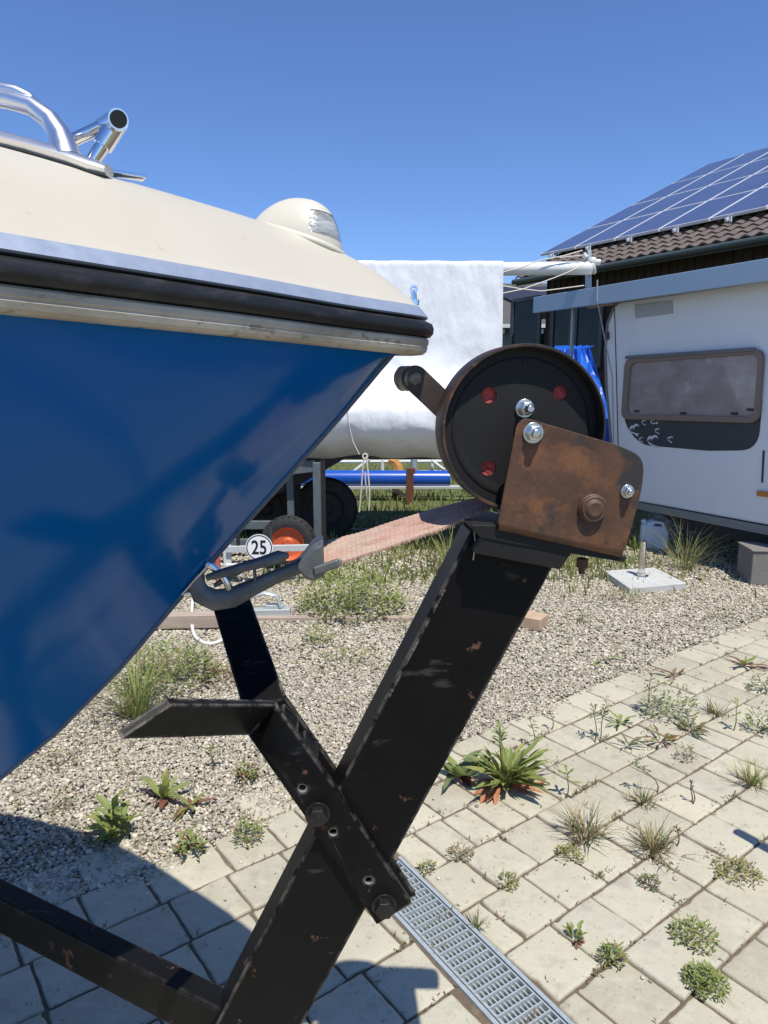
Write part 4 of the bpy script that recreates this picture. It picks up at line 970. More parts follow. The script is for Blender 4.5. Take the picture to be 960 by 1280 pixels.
# blue tube on a rusty trestle, fence, orange board, pump post
bq = MB(); bq.tube([PY(372,598,9.3), PY(562,598.5,9.3)], .110, 28); bq.tube([PY(368,598,9.3), PY(374,598,9.3)], .114, 28)
BT = tag(bq.build('blue_pipe', M('blue_plastic', (.010,.075,.42), .28, layers=[(3,.5,.75,(.02,.11,.48),.4)], coat=.3), None, smooth=40), 'long glossy blue pipe lying across a rusty trestle', 'pipe')
b = MB(); b.bar(PY(372,609,9.25), PY(640,608.5,9.25), .10, .035); b.bar(PY(372,610,9.6), PY(640,609,9.6), .06, .04)
tag(b.build('aluminium_ladder', M('pale_aluminium_bar', (.62,.63,.62), .45, .4), None, bevel=.003), 'pale aluminium ladder lying directly under the blue pipe', 'ladder')
TS = thing('trestle', PY(505,640,9.2), 'rust brown steel trestle carrying the blue pipe', 'trestle'); m_rb = M('rust_brown_paint', (.13,.045,.022), .65, layers=[(15,.45,.7,(.08,.03,.018),.7)])
def rpost(px, y0, Y, w):
    a = PY(px, 640, Y); return MB().bar(Vector((a.x,Y,0)), Vector((a.x,Y,PY(px,y0,Y).z)), w, w*.8, Vector((0,1,0)))
for px, y0, Y, w in [(512,590,9.0,.095),(494.5,610,9.55,.095)]: rpost(px, y0, Y, w).build('post', m_rb, TS, bevel=.004)
b = MB(); b.bar(PY(508,588.5,9.0), PY(519,588.5,9.0), .08, .07); b.build('cap', m_rb, TS, bevel=.004)
b = MB(); b.bar(PY(494,614,9.5), PY(512,620,9.05), .03, .05); b.bar(PY(494,634,9.5), PY(512,642,9.05), .03, .05); b.build('cross_bar', M('pale_timber', (.42,.31,.20), .7), TS, bevel=.003)
b = MB(); g = [[PY(486+14*t2+(2-k*.6 if k < 4 else 0), 590-k*2.6, 8.9+.02*k) for t2 in (0,1)] for k in range(8)]; 
b.tube([PY(x, y, 9.9) for x, y in [(499,592),(497,583),(493,577),(486,574.5)]], .065, 4, flat=.3)
tag(b.build('orange_board', M('orange_ply', (.62,.30,.10), .5), None), 'curved orange board standing behind the blue pipe', 'board')
b = MB(); b.tube([PY(517.5,555,9.6), PY(517.5,592,9.6)], .045, 12); tag(b.build('steel_prop', M('galvanised_steel', (.50,.53,.54), .42), None, smooth=40), 'short bright steel prop rising behind the trestle post', 'prop')
PMP = thing('standpipe', PY(418,668,7.0), 'thin dark standpipe with a black valve in the grass', 'standpipe')
b = MB(); a = PY(418,660,7.0); b.cyl(Vector((a.x,7.0,0)), Vector((a.x,7.0,PY(418,614,7.0).z)), .014, 8); b.build('pipe', M('dark_red_paint', (.10,.03,.025), .5), PMP, smooth=40)
b = MB(); b.ellipsoid(PY(419,640,7.0), (.04,.04,.06), 10, 8); b.bar(PY(410,622,7.0), PY(417,622,7.0), .02, .02); b.box(PY(415,645,6.98), (.05,.05,.05)); b.build('valve', M('chassis_black', (.012,.012,.012), .8), PMP, smooth=40)
FE = thing('fence', Vector((.3,12.4,0)), 'low white metal rail fence along the back of the grass', 'fence')
m_wm = M('white_rail', (.60,.62,.62), .5)
b = MB()
for y in (577, 590): b.tube([PY(250,y+1,12.4), PY(700,y-1,12.4)], .028, 8)
b.build('rail', m_wm, FE, smooth=40)
for px in (330, 402, 478, 540, 604, 668):
    a = PY(px, 590, 12.4); MB().cyl(Vector((a.x,12.4,0)), Vector((a.x,12.4,PY(px,571,12.4).z)), .03, 8).build('post', m_wm, FE, smooth=40)
b = MB(); b.tube([PY(438,593,12.3), PY(462,574,12.3)], .03, 8); b.tube([PY(540,576,12.3), PY(556,588,12.3)], .03, 8); b.build('brace', m_wm, FE, smooth=40)
b = MB()
# ------------------------------------------------------------------ things on the gravel
def gbar(p0, p1, w, h, z0=0.0):
    a = G(*p0); b_ = G(*p1); up = Vector((0,0,z0+h/2)); return MB().bar(a+up, b_+up, w, h)
m_plank = M('weathered_plank', (.40,.32,.25), .8, layers=[(8,.42,.68,(.27,.21,.16),.8,(.3,4,4))], bump=(40,.004,.5,(.15,3,3)))
tag(gbar((292,775), (536,775.5), .055, .026).build('timber_plank', m_plank, None, bevel=.003), 'thin weathered plank lying across the gravel behind the hook', 'plank')
tag(gbar((120,788), (288,784), .09, .085, .012).build('timber_beam', m_plank, None, bevel=.005), 'thick weathered timber beam beside the white hose loop', 'timber')
tb = MB(); e0, e1 = G(590,768), G(672,785); dv_ = (e1-e0).normalized(); e1 = G(680,786)
tb.bar(e0+Vector((0,0,.04)), e1+Vector((0,0,.04)), .14, .075)
tag(tb.build('timber_block', M('fresh_timber', (.46,.33,.22), .75, layers=[(10,.45,.7,(.36,.25,.16),.8)], bump=(40,.003,.4)), None, bevel=.005), 'brown timber end poking out right of the winch post', 'timber')
# galvanised foot lying by the plank
SF = thing('steel_bracket', G(330,770), 'galvanised steel bracket with a loop handle lying behind the snap hook', 'bracket')
b = MB(); q = G(332,772); b.box(q+Vector((0,0,.04)), (.33,.08,.05), .05); b.box(q+Vector((.06,.02,.075)), (.12,.06,.02)); b.build('base', m_steel, SF, bevel=.004)
b = MB(); b.tube([q+Vector(v_) for v_ in [(-.13,0,.06),(-.10,0,.14),(0,0,.17),(.08,0,.15),(.10,0,.07)]], .012, 8, flat=2); b.build('handle', m_steel, SF, smooth=50)
b = MB(); q0 = [(243,757),(241,770),(240,785),(243,796),(251,804),(262,807),(275,804),(292,794)]
b.tube(catmull([G(x, y)+Vector((0,0,.012+.10*max(0,(795-y)/40))) for x, y in q0], 5), .011, 8)
tag(b.build('hose', M('white_hose', (.66,.64,.58), .5), None, smooth=60), 'white hose loop lying on the ground left of the far bow support', 'hose')
# parasol base
PB = thing('parasol_base', G(805,724), 'square grey concrete parasol base with a short steel tube', 'parasol base')
c4 = [G(x, y, .055) for x, y in [(755,713),(818,709),(858,728.5),(787,735)]]; b = MB(); b.prism([Vector((p_.x,p_.y,0)) for p_ in c4], Vector((0,0,.055))); b.build('slab', M('pale_concrete', (.46,.46,.44), .85, layers=[(10,.5,.7,(.36,.36,.35),.6)], bump=(80,.004,.5)), PB, bevel=.008)
q = G(801.5,720,.055); b = MB(); b.lathe(q, ZV, [(0,.055),(.006,.055),(.008,.032),(.03,.030),(.03,.026),(.275,.026),(.275,.022),(.1,.022)], 24); b.build('tube', m_chrome, PB, smooth=35)
# jerry can
JC = thing('jerry_can', G(820,688), 'white plastic jerry can standing by the caravan underside', 'jerry can')
jd = (G(820,688)-CAM).dot(Vector((0,c_,-s_))); m_can = M('milky_plastic', (.56,.60,.62), .4, coat=.2)
jo = rounded([(-.13,0),(.13,0),(.135,.17),(.085,.265),(-.03,.275),(-.12,.215)], .022); jo = [(x*.95, y) for x, y in jo]
jh = rounded([(-.01,.225),(.06,.222),(.05,.25),(.0,.25)], .01)
JX = Vector((.97,-.22,0)).normalized(); vs, fs = plate2d(jo, [jh], .15, G(820,688)+Vector((0,.08,0)), JX, ZV, .02); MB().add(vs, fs).build('body', m_can, JC, smooth=45)
b = MB(); b.cyl(G(820,688)+Vector((0,.08,0))+JX*-.085+ZV*.235, G(820,688)+Vector((0,.08,0))+JX*-.10+ZV*.27, .025, 16); b.build('cap', m_can, JC, smooth=40)
b = MB(); q = G(945,733); b.box(q+Vector((.20,.16,.13)), (.42,.30,.26), -.12); b.box(q+Vector((.20,.16,.267)), (.44,.32,.018), -.12)
tag(b.build('stone_block', M('grey_stone', (.17,.16,.145), .85, layers=[(8,.45,.7,(.24,.225,.20),.7)], bump=(60,.006,.5)), None, bevel=.008), 'dark grey stone block on the gravel beside the caravan', 'block')
# unseen bar added beyond the frame to cast a shadow on the pavers
b = MB(); hz = .75; sh = Vector((SUNDIR.x, SUNDIR.y, 0))/SUNDIR.z*hz; a = G(921,1040)+sh+ZV*hz; a2 = G(985,1075)+sh+ZV*hz; a2 = a+(a2-a).normalized()*1.6
b.cyl(a, a2, .022, 12); b.cyl(Vector((a2.x,a2.y,0)), a2, .025, 12)
tag(b.build('shadow_bar', m_black, None, smooth=40), 'unseen dark steel bar on a leg, added for its shadow on the pavers', 'bar')

# ------------------------------------------------------------------ plants
m_leaf = M('weed_leaf', (.20,.25,.065), .55, layers=[(14,.4,.65,(.27,.31,.095),.8),(40,.6,.75,(.32,.31,.12),.5)], trans_col=True)
m_leafd = M('dark_leaf', (.125,.165,.06), .55, layers=[(14,.4,.65,(.17,.205,.075),.8)], trans_col=True)
m_leafy = M('yellow_green_leaf', (.30,.31,.085), .6, layers=[(14,.4,.65,(.13,.18,.04),.8)], trans_col=True)
m_dry = M('dry_grass', (.34,.26,.13), .8, layers=[(20,.4,.65,(.24,.16,.08),.8)], trans_col=True)
m_red = M('reddish_leaf', (.23,.095,.055), .6, layers=[(20,.4,.65,(.17,.11,.05),.8)], trans_col=True)
m_orng = M('orange_dead_leaf', (.50,.22,.10), .7, layers=[(20,.4,.65,(.38,.13,.06),.8)], trans_col=True)
m_stem = M('green_stem', (.11,.13,.045), .6)
def blade(mb, p, az, ln, wd, el0, el1, n=5, fold=.25, tipw=.06, shape='leaf', twist=0.0):
    """one leaf: base p, azimuth, length, width, start and end elevation (deg)"""
    q = Vector(p); rows = []
    for k in range(n+1):
        t = k/n; el = R(el0+(el1-el0)*t); d = Vector((math.cos(az)*math.cos(el), math.sin(az)*math.cos(el), math.sin(el)))
        sd_ = Vector((-math.sin(az+twist*t), math.cos(az+twist*t), 0)); up = sd_.cross(d)*-1
        if shape == 'grass': w = wd*(1-t**1.6)+.0002
        elif shape == 'broad': w = wd*(math.sin(math.pi*min(1, (t*.88+.10)))**.8)+.0004
        else: w = wd*(.20+.80*math.sin(math.pi*(t**1.6*.84)))*(1-t**9)*(1+.22*math.sin(k*2.3+az*7))+.0003
        rows.append([q-sd_*w/2, q-up*w*fold, q+sd_*w/2] if shape != 'grass' else [q-sd_*w/2, q+sd_*w/2])
        q = q+d*(ln/n)+sd_*(ln/n)*.28*math.sin(k*1.3+az*5)*(shape != 'grass')
    mb.grid(rows); return q
rr = random.Random(3)
def sc_at(px, py): q = G(px, py); return q, (q-CAM).dot(Vector((0,c_,-s_)))/F
def w_tuft(px, py, h, w, n, mats, name, label, cat, group=None):
    q, k = sc_at(px, py); T = thing(name, q, label, cat, group)
    for mi, (mt_, fr_) in enumerate(mats):
        mb = MB()
        for _ in range(int(n*fr_)):
            az = rr.uniform(0, 2*math.pi); r_ = abs(rr.gauss(0, .33))*w*k/2
            p_ = q+Vector((math.cos(az)*r_, math.sin(az)*r_, -.004)); az2 = az+rr.gauss(0, .7)
            blade(mb, p_, az2, h*k*rr.uniform(.5, 1.25), .0042*rr.uniform(.6,1.3), rr.uniform(35,88), rr.uniform(-30,50), 4, shape='grass')
        mb.build(['foliage','dry_foliage','pale_foliage'][mi], mt_, T, smooth=80)
    return T
def w_clump(px, py, h, w, n, mats, name, label, cat, group=None, lsz=.012, shape='leaf'):
    q, k = sc_at(px, py); T = thing(name, q, label, cat, group)
    for mi, (mt_, fr_) in enumerate(mats):
        mb = MB()
        for _ in range(int(n*fr_*1.9)):
            az = rr.uniform(0, 2*math.pi); r_ = math.sqrt(rr.random())*w*k/2
            hz_ = h*k*rr.random()*(1-(r_/(w*k/2))**2*.7)
            p_ = q+Vector((math.cos(az)*r_*.88, math.sin(az)*r_*.88, hz_)); lz_ = lsz*.74
            blade(mb, p_, az+rr.gauss(0, 1.2), lz_*rr.uniform(.7,1.5), lz_*.40*rr.uniform(.7,1.2), rr.uniform(0,75), rr.uniform(-40,40), 3, shape=shape)
        for _ in range(max(3, n//14)):
            az = rr.uniform(0, 2*math.pi); blade(mb, q-ZV*.003, az, w*k*.5*rr.uniform(.6,1), .0022, rr.uniform(20,70), rr.uniform(0,40), 4, shape='grass')
        mb.build(['foliage','dry_foliage','pale_foliage'][mi], mt_, T, smooth=80)
    return T
def w_stalk(px, py, h, n, mats, name, label, cat, group=None, stems=1, lean=0.0, lw=.008, ll=.05):
    q, k = sc_at(px, py); T = thing(name, q, label, cat, group); sm_ = MB(); lf = MB()
    for s_i in range(stems):
        H = h*k*rr.uniform(.75, 1.0)*1.02; o_ = Vector((rr.uniform(-.02,.02)*(stems > 1), rr.uniform(-.02,.02)*(stems > 1), 0)); ln_ = lean+rr.gauss(0, .08)
        path = [q+o_+Vector((ln_*H*t*t+.006*math.sin(t*5+s_i), .1*H*t*rr.uniform(-1,1)*.3, H*t)) for t in (0,.2,.4,.6,.8,1)]
        sm_.tube(path, [.0026,.0024,.0021,.0018,.0014,.0009], 6)
        for i in range(n):
            t = rr.uniform(.35, 1)**.6; f_ = t*5; i0 = min(int(f_), 4); p_ = path[i0].lerp(path[i0+1], f_-i0)
            blade(lf, p_, i*2.4+rr.gauss(0,.4), ll*rr.uniform(.6,1.2)*(1.15-.5*t), lw*rr.uniform(.8,1.2), rr.uniform(25,65), rr.uniform(-45,15), 4)
    sm_.build('stem', m_stem if mats[0] is not m_red else m_red, T, smooth=60); lf.build('foliage', mats[0], T, smooth=80)
    return T
def w_ros(px, py, n, ln, wd, mats, name, label, cat, group=None, el=(20,70), shape='leaf'):
    q, k = sc_at(px, py); T = thing(name, q, label, cat, group)
    for mi, (mt_, cnt, lsc, e0, e1) in enumerate(mats):
        mb = MB()
        for i in range(cnt):
            az = i*2.399+rr.gauss(0,.7); p_ = q+Vector((math.cos(az)*.006, math.sin(az)*.006, .004+.01*rr.random()))
            blade(mb, p_, az, ln*k*lsc*rr.uniform(.45,1.18), wd*k*rr.uniform(.6,1.2), rr.uniform(e0-12,e0+30), rr.uniform(e1-40,e1+30), 7, shape=shape, twist=rr.gauss(0,.8), fold=rr.uniform(.1,.4))
        mb.build(['foliage','dead_foliage','pale_foliage'][mi], mt_, T, smooth=80)
    return T
GJ = 'weeds growing in the paver joints'
# the big dandelion-like rosette and its neighbours
T = w_ros(632, 985, 40, 74, 8.5, [(m_leaf,46,.95,42,-10),(m_orng,20,.66,8,-25),(m_leafy,40,.85,62,20)], 'leafy_weed', 'large leafy green rosette with orange dead leaves at its foot', 'weed', GJ)
q, k = sc_at(630, 985); mb = MB(); mb.tube([q, q+Vector((-.012,.0,.12)), q+Vector((-.02,.02,.235))], [.007,.006,.004], 8)
for i in range(16): blade(mb, q+Vector((-.02,.02,.15+.085*rr.random())), i*2.4, .04, .012, 40, 10, 4)
mb.build('flower_stalk', m_leaf, T, smooth=80)
w_ros(574, 972, 9, 42, 13, [(m_leafd,8,1.0,38,-5),(m_red,3,.6,20,-20),(m_leaf,4,.8,60,10)], 'leafy_weed', 'dark broad leaved weed beside the winch post', 'weed', GJ, shape='broad')
w_stalk(807, 894, 58, 16, [m_leafd], 'tall_weed', 'tallest single stemmed weed on the pavers', 'weed', GJ, lean=.2)
w_clump(835, 893, 46, 78, 130, [(m_leafd,.6),(m_leaf,.4)], 'bushy_weed', 'bushy green weed clump right of the tallest weed', 'weed', GJ, lsz=.030)
w_stalk(746, 927, 50, 14, [m_leafd], 'twin_stem_weed', 'two thin weed stems standing side by side', 'weed', GJ, stems=2)
w_ros(776, 906, 12, 22, 4, [(m_leaf,13,1,30,0)], 'small_rosette', 'small green rosette between the twin stems and the bushy clump', 'weed', GJ)
w_stalk(667, 934, 46, 12, [m_leafd], 'dark_weed', 'dark upright weed just behind the big rosette', 'weed', GJ, lw=.010, ll=.04)
w_stalk(690, 912, 32, 8, [m_leafd], 'thin_weed', 'thin dark weed right of the dark upright weed', 'weed', GJ, ll=.03)
w_ros(863, 915, 12, 30, 4, [(m_leafd,11,1,18,-8),(m_red,7,.8,8,-12)], 'flat_rosette', 'flat dark green rosette with reddish lower leaves', 'weed', GJ)
w_tuft(895, 894, 26, 36, 60, [(m_leafd,.6),(m_dry,.4)], 'grass_tuft', 'grass tuft left of the stem weed near the right edge', 'grass tuft', GJ)
w_stalk(917, 914, 38, 8, [m_leaf], 'stem_weed', 'thin weed with leaves at the top near the right edge', 'weed', GJ, lean=.15, lw=.012)
w_clump(951, 862, 30, 32, 45, [(m_leafd,.7),(m_leaf,.3)], 'leafy_weed', 'small leafy clump highest up at the right edge of the pavers', 'weed', GJ, lsz=.03)
w_clump(948, 914, 36, 36, 55, [(m_leafd,.6),(m_leaf,.4)], 'leafy_weed', 'green clump at the right edge beside the thin topped weed', 'weed', GJ, lsz=.03)
w_ros(785, 933, 10, 22, 3.5, [(m_leafd,9,1,35,5),(m_dry,4,.8,20,0)], 'small_rosette', 'small dark rosette below the green one', 'weed', GJ)
w_ros(826, 928, 10, 28, 4, [(m_red,9,1,18,-5),(m_leafy,6,.8,30,0)], 'reddish_weed', 'low reddish weed left of the flat rosette', 'weed', GJ)
w_clump(856, 950, 22, 30, 30, [(m_leafd,.8),(m_red,.2)], 'small_weed', 'small dark green weed below the flat rosette', 'weed', GJ, lsz=.022)
w_stalk(822, 990, 46, 12, [m_leafd], 'leaning_weed', 'weed stem leaning left over its shadow', 'weed', GJ, lean=-.75)
w_tuft(804, 1003, 26, 46, 60, [(m_leafd,.4),(m_dry,.6)], 'grass_tuft', 'brownish tuft at the foot of the leaning weed', 'grass tuft', GJ)
w_stalk(862, 1006, 30, 6, [m_red], 'red_stem_weed', 'two reddish bare stems right of the leaning weed', 'weed', GJ, stems=2, ll=.015)
w_tuft(938, 980, 34, 38, 75, [(m_leaf,.7),(m_dry,.3)], 'grass_tuft', 'green grass tuft near the right edge above the dark bar shadow', 'grass tuft', GJ)
w_tuft(731, 1046, 44, 62, 110, [(m_leafd,.35),(m_dry,.65)], 'grass_tuft', 'spiky dry grass tuft right below the big rosette', 'grass tuft', GJ)
w_stalk(708, 997, 36, 7, [m_leaf], 'sprouting_weed', 'small leafy stem right of the big rosette', 'weed', GJ, ll=.06, lw=.014)
w_tuft(816, 1064, 40, 66, 120, [(m_leafd,.4),(m_dry,.6)], 'grass_tuft', 'broad dry grass tuft left of the reddish upright stem', 'grass tuft', GJ)
w_stalk(846, 1058, 36, 10, [m_red], 'red_stem_weed', 'dark red upright stem at the edge of a dry tuft', 'weed', GJ, ll=.02)
w_clump(711, 1072, 14, 38, 60, [(m_leafy,.7),(m_dry,.3)], 'yellow_tuft', 'yellowish low tuft below the spiky dry grass', 'weed', GJ, lsz=.018)
w_clump(636, 1106, 16, 30, 50, [(m_leafy,.7),(m_dry,.3)], 'yellow_tuft', 'yellowish low tuft up from the drain grate', 'weed', GJ, lsz=.018)
w_ros(718, 1176, 12, 20, 6, [(m_leaf,14,1,45,20),(m_red,6,.8,10,-5)], 'small_rosette', 'tiny bright green rosette near the drain grate', 'weed', GJ)
w_clump(766, 1200, 22, 36, 80, [(m_leaf,.8),(m_dry,.2)], 'leafy_weed', 'small green weed clump right of the tiny rosette', 'weed', GJ, lsz=.018)
w_clump(868, 1174, 22, 62, 120, [(m_leaf,.65),(m_dry,.1),(m_leafy,.25)], 'leafy_weed', 'wide green weed clump above the round clump at lower right', 'weed', GJ, lsz=.02)
w_clump(882, 1232, 24, 56, 200, [(m_leaf,.75),(m_leafy,.25)], 'leafy_weed', 'dense round green clump lowest at the right', 'weed', GJ, lsz=.018)
w_clump(811, 1106, 12, 30, 40, [(m_leafd,.7),(m_red,.3)], 'small_weed', 'small greyish green weed in the joint below the broad dry tuft', 'weed', GJ, lsz=.018)
w_clump(920, 1092, 14, 62, 120, [(m_leafy,.55),(m_dry,.45)], 'yellow_tuft', 'straggling yellow weed below the dark bar shadow', 'weed', GJ, lsz=.02)
w_tuft(597, 1158, 22, 24, 22, [(m_leafd,.6),(m_dry,.4)], 'grass_tuft', 'sparse thin grass at the drain edge', 'grass tuft', GJ)
w_clump(533, 1088, 14, 22, 30, [(m_leaf,.8),(m_dry,.2)], 'small_weed', 'tiny green weed at the upper end of the drain grate', 'weed', GJ, lsz=.018)
w_clump(576, 1069, 14, 34, 60, [(m_leafd,.3),(m_dry,.7)], 'small_weed', 'dry low weed in the joint right of the post', 'weed', GJ, lsz=.016)
w_ros(843, 846, 9, 24, 3, [(m_red,9,1,10,-5),(m_dry,4,.8,10,-5)], 'reddish_weed', 'flat reddish weed above the tallest weed', 'weed', GJ)
w_ros(930, 832, 9, 30, 4.5, [(m_red,6,1,10,-5),(m_leaf,4,1,20,-8)], 'reddish_weed', 'flat reddish weed with one green leaf at far right', 'weed', GJ, shape='broad')
w_ros(752, 826, 9, 26, 5, [(m_leaf,3,1,10,-8)], 'lying_leaf', 'green leaf lying where the gravel meets the pavers', 'leaf')
# left side
GV = 'weeds growing through the gravel'
w_clump(143, 1046, 46, 40, 26, [(m_leaf,.6),(m_leafy,.4)], 'leafy_weed', 'upright bright green weed at the edge of the boat shadow', 'weed', GV, lsz=.085, shape='broad')
w_ros(206, 1000, 9, 44, 8, [(m_leaf,6,1,50,0),(m_red,5,.8,25,-15),(m_leafy,4,1,75,45)], 'leafy_weed', 'weed with red and green leaves on the gravel below the near bow support', 'weed', GV, shape='broad')
w_ros(238, 1010, 9, 34, 8, [(m_leafy,5,1,45,-10),(m_red,4,.9,30,-40)], 'red_leaf_weed', 'small weed with drooping red leaves over a paver', 'weed', GV, shape='broad')
w_clump(239, 1068, 38, 34, 46, [(m_leaf,.75),(m_red,.25)], 'leafy_weed', 'small green weed with a reddish foot below the red leaf weed', 'weed', GV, lsz=.03, shape='broad')
w_stalk(265, 962, 36, 6, [m_leafd], 'thin_weed', 'thin weed stem below the bend of the near bow support', 'weed', GV, ll=.05, lw=.014)
w_clump(310, 1050, 34, 42, 75, [(m_leaf,.6),(m_dry,.25),(m_leafy,.15)], 'leafy_weed', 'trailing weed in a joint left of the crossing bars', 'weed', GV, lsz=.024)
w_clump(308, 975, 26, 30, 45, [(m_leaf,.6),(m_red,.4)], 'red_leaf_weed', 'small reddish weed behind the near bow support', 'weed', GV, lsz=.028, shape='broad')
w_stalk(117, 906, 18, 4, [m_leafd], 'thin_weed', 'single tiny weed on bare gravel by the hull', 'weed', GV, ll=.03)
w_clump(80, 1010, 10, 40, 30, [(m_leafd,.5),(m_dry,.5)], 'small_weed', 'low green scraps on the gravel left of the upright weed', 'weed', GV, lsz=.02)
w_clump(74, 955, 12, 60, 50, [(m_leafd,.5),(m_dry,.5)], 'small_weed', 'sparse mossy weed on gravel near the hull', 'weed', GV, lsz=.02)
w_tuft(172, 895, 120, 60, 190, [(m_leaf,.65),(m_dry,.1),(m_leafy,.25)], 'tall_grass', 'tall grass clump left of the far bow support', 'grass', GV)
w_clump(215, 850, 50, 130, 320, [(m_leaf,.55),(m_dry,.2),(m_leafd,.25)], 'leafy_weed', 'wide leafy weed patch behind the tall grass clump', 'weed', GV, lsz=.05)
w_clump(285, 850, 16, 70, 90, [(m_red,.4),(m_dry,.35),(m_leafy,.25)], 'reddish_weed', 'low brownish red weed beside the far bow support', 'weed', GV, lsz=.03)
w_clump(440, 762, 56, 150, 620, [(m_leaf,.7),(m_leafy,.3)], 'green_shrub', 'broad bright green weed bush under the strap', 'weed', GV, lsz=.045, shape='broad')
w_clump(398, 806, 34, 44, 60, [(m_leaf,.7),(m_leafy,.3)], 'leafy_weed', 'small weed in front of the thin plank', 'weed', GV, lsz=.035)
w_clump(560, 745, 30, 60, 80, [(m_leaf,.7),(m_leafy,.3)], 'leafy_weed', 'loose green weed left of the winch post behind the plank', 'weed', GV, lsz=.05)
w_tuft(560, 712, 90, 60, 80, [(m_leaf,.6),(m_dry,.4)], 'tall_grass', 'tall seeding grass between strap and winch post', 'grass', GV)
w_tuft(856, 712, 74, 70, 120, [(m_leaf,.7),(m_dry,.3)], 'tall_grass', 'tall grass tuft beside the jerry can', 'grass', GV)
w_tuft(905, 705, 44, 60, 14, [(m_dry,.9)], 'dry_stalks', 'few dry arching stalks under the caravan', 'grass', GV)
w_tuft(715, 712, 30, 80, 90, [(m_leaf,.5),(m_dry,.5)], 'grass_tuft', 'grass patch left of the parasol base', 'grass tuft', GV)
w_clump(790, 752, 16, 90, 90, [(m_leafy,.5),(m_dry,.5)], 'yellow_tuft', 'yellowish weeds along the front of the parasol base', 'weed', GV, lsz=.03)
w_clump(728, 778, 20, 18, 22, [(m_leafd,1)], 'small_weed', 'small dark weed on open gravel right of the timber end', 'weed', GV, lsz=.03)
w_clump(445, 830, 12, 110, 70, [(m_leafy,.5),(m_dry,.3),(m_leaf,.2)], 'small_weed', 'sparse yellow green weeds on gravel behind the crossing bars', 'weed', GV, lsz=.03)
w_clump(530, 780, 12, 90, 60, [(m_leafy,.5),(m_leafd,.5)], 'small_weed', 'sparse weeds along the plank left of the winch post', 'weed', GV, lsz=.03)
w_clump(905, 775, 10, 34, 20, [(m_leafd,.7),(m_red,.3)], 'small_weed', 'small weed at the far edge of the pavers', 'weed', GV, lsz=.03)

# uncountable: moss and crumbs in the joints, lawn grass
mb = MB()
for jp in JOINTS:
    dist = math.hypot(jp.x, jp.y)
    if jp.y < 1.3 or abs(jp.x) > .62*jp.y+.2 or rr.random() < .12: continue
    big_ = rr.random() < .10
    for _ in range(rr.choice([26,40]) if big_ else rr.choice([2,4,8,14])):
        p_ = jp+WD*rr.gauss(0,.03)+MD*rr.gauss(0,.008)
        blade(mb, p_+ZV*-.004, rr.uniform(0,6.3), rr.uniform(.008,.024), .0035, rr.uniform(10,80), rr.uniform(-20,40), 3, shape='leaf')
kind(mb.build('joint_moss', M('joint_weeds', (.13,.135,.05), .8, layers=[(7,.42,.56,(.25,.18,.10),.95)], trans_col=True), None, smooth=80), 'stuff')
mb = MB()
for _ in range(2600):
    y = rr.uniform(2.0, 5.6); x = rr.uniform(-.62, .62)*y; q_ = Vector((x, y, .004))
    if q_.dot(MD) < 2.05 or mnoise.noise(Vector((x*1.3, y*1.3, 40))) < -.05: continue
    blade(mb, q_, rr.uniform(0,6.3), rr.uniform(.015,.055), rr.uniform(.003,.008), rr.uniform(0,50), rr.uniform(-30,30), 3, shape='leaf')
kind(mb.build('gravel_litter', M('litter', (.27,.25,.10), .8, layers=[(3,.42,.55,(.17,.20,.06),.9),(8,.55,.62,(.26,.15,.08),.8)], trans_col=True), None, smooth=80), 'stuff')
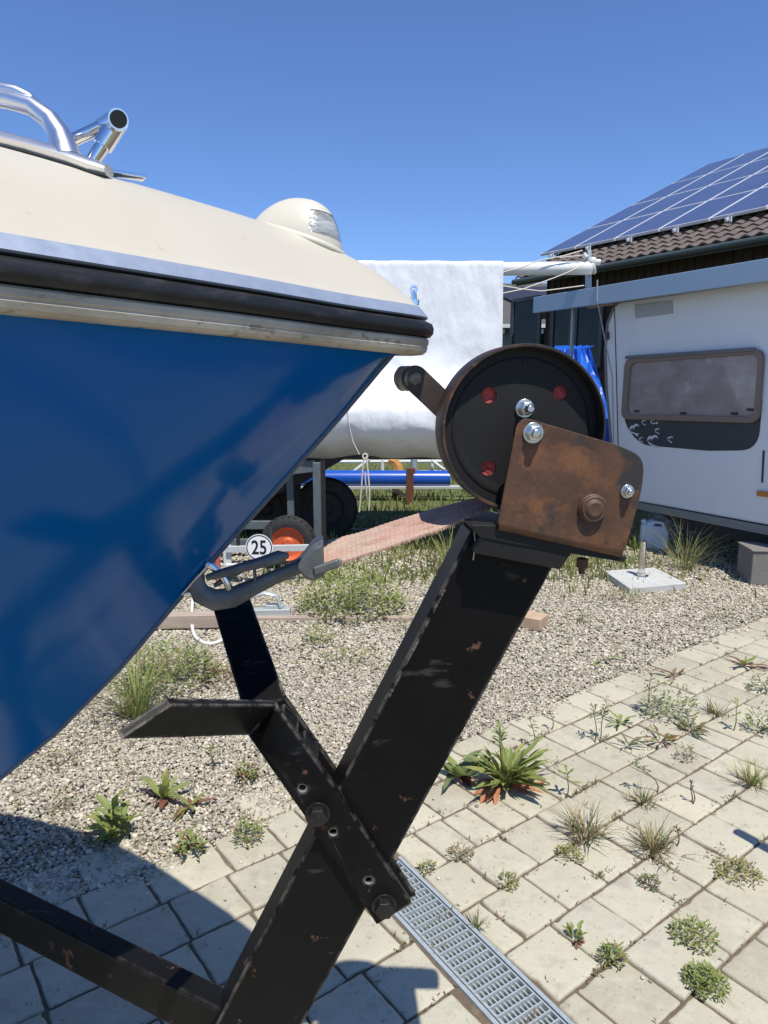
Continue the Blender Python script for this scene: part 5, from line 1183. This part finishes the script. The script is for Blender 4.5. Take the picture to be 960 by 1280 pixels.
def grass_field(n, fn, hmin, hmax, seed, name, mat, wd=.006):
    r = np.random.default_rng(seed); vs = []; fs = []
    for _ in range(n):
        x, y = fn(r); h = r.uniform(hmin, hmax); az = r.uniform(0, 6.3); ln_ = r.uniform(.1,.6)*h; w = wd*r.uniform(.7,1.5)
        dx, dy = math.cos(az)*ln_, math.sin(az)*ln_; sx, sy = -math.sin(az+r.normal(0,.8))*w, math.cos(az)*w; i = len(vs)
        vs += [(x-sx,y-sy,0),(x+sx,y+sy,0),(x+sx*.7+dx*.35,y+sy*.7+dy*.35,h*.6),(x-sx*.7+dx*.35,y-sy*.7+dy*.35,h*.6),(x+dx,y+dy,h)]
        fs += [(i,i+1,i+2,i+3),(i+3,i+2,i+4)]
    me_ = bpy.data.meshes.new(name); me_.from_pydata(vs, [], fs); me_.materials.append(mat)
    o_ = bpy.data.objects.new(name, me_); COL.objects.link(o_); return kind(o_, 'stuff')
m_gr = M('field_grass', (.19,.235,.06), .7, layers=[(1.6,.4,.65,(.27,.28,.09),.8),(5,.55,.7,(.38,.34,.17),.5)], trans_col=True)
grass_field(16000, lambda r: (lambda y: (r.uniform(-.75,.42)*y*.9, y))(6.4+7*r.random()**1.6), .03, .15, 4, 'grass', m_gr, .008)
grass_field(1100, lambda r: (r.uniform(-1.0,.9), r.uniform(5.2,6.5)), .03, .11, 5, 'grass', m_gr, .007)
grass_field(1500, lambda r: (r.normal(1.5,.5), r.normal(5.9,.4)), .03, .12, 6, 'grass', m_gr, .005)
# hedge bushes and trees at the back
def bush(c0, rx, ry, h, n, label, mat, lsz):
    T = thing('bush', c0, label, 'bush', 'bushes along the back boundary'); mb = MB(); r = random.Random(int(c0.x*100))
    for _ in range(n):
        u_, v_ = r.uniform(0, 6.3), r.random(); rad = (.55+.45*r.random()**.5)*(1+.25*math.sin(u_*3+c0.x)+.15*math.sin(u_*7))
        p_ = c0+Vector((math.cos(u_)*rx*rad*math.sin(v_*2.6+.2), math.sin(u_)*ry*rad, h*v_*(.8+.2*rad)))
        blade(mb, p_, r.uniform(0,6.3), lsz*r.uniform(.7,1.4), lsz*.55, r.uniform(-20,60), r.uniform(-50,20), 2, shape='broad')
    mb.build('foliage', mat, T, smooth=80); st_ = MB()
    for k in range(5): st_.tube([c0, c0+Vector((r.uniform(-.4,.4)*rx, r.uniform(-.3,.3), h*.8))], [.05,.015], 6)
    st_.build('stem', M('bark', (.09,.065,.045), .9), T)
bush(Vector((-2.6,16,0)), 2.0, 1.2, 1.9, 2600, 'dark green bush far behind the covered boat', m_leafd, .12)
bush(Vector((.3,17,0)), 2.0, 1.2, 1.7, 2600, 'mid green bush far behind the blue pipe', m_leaf, .12)
bush(Vector((2.6,18,0)), 1.8, 1.2, 1.6, 2200, 'yellow green bush far behind the winch drum', m_leafy, .12)
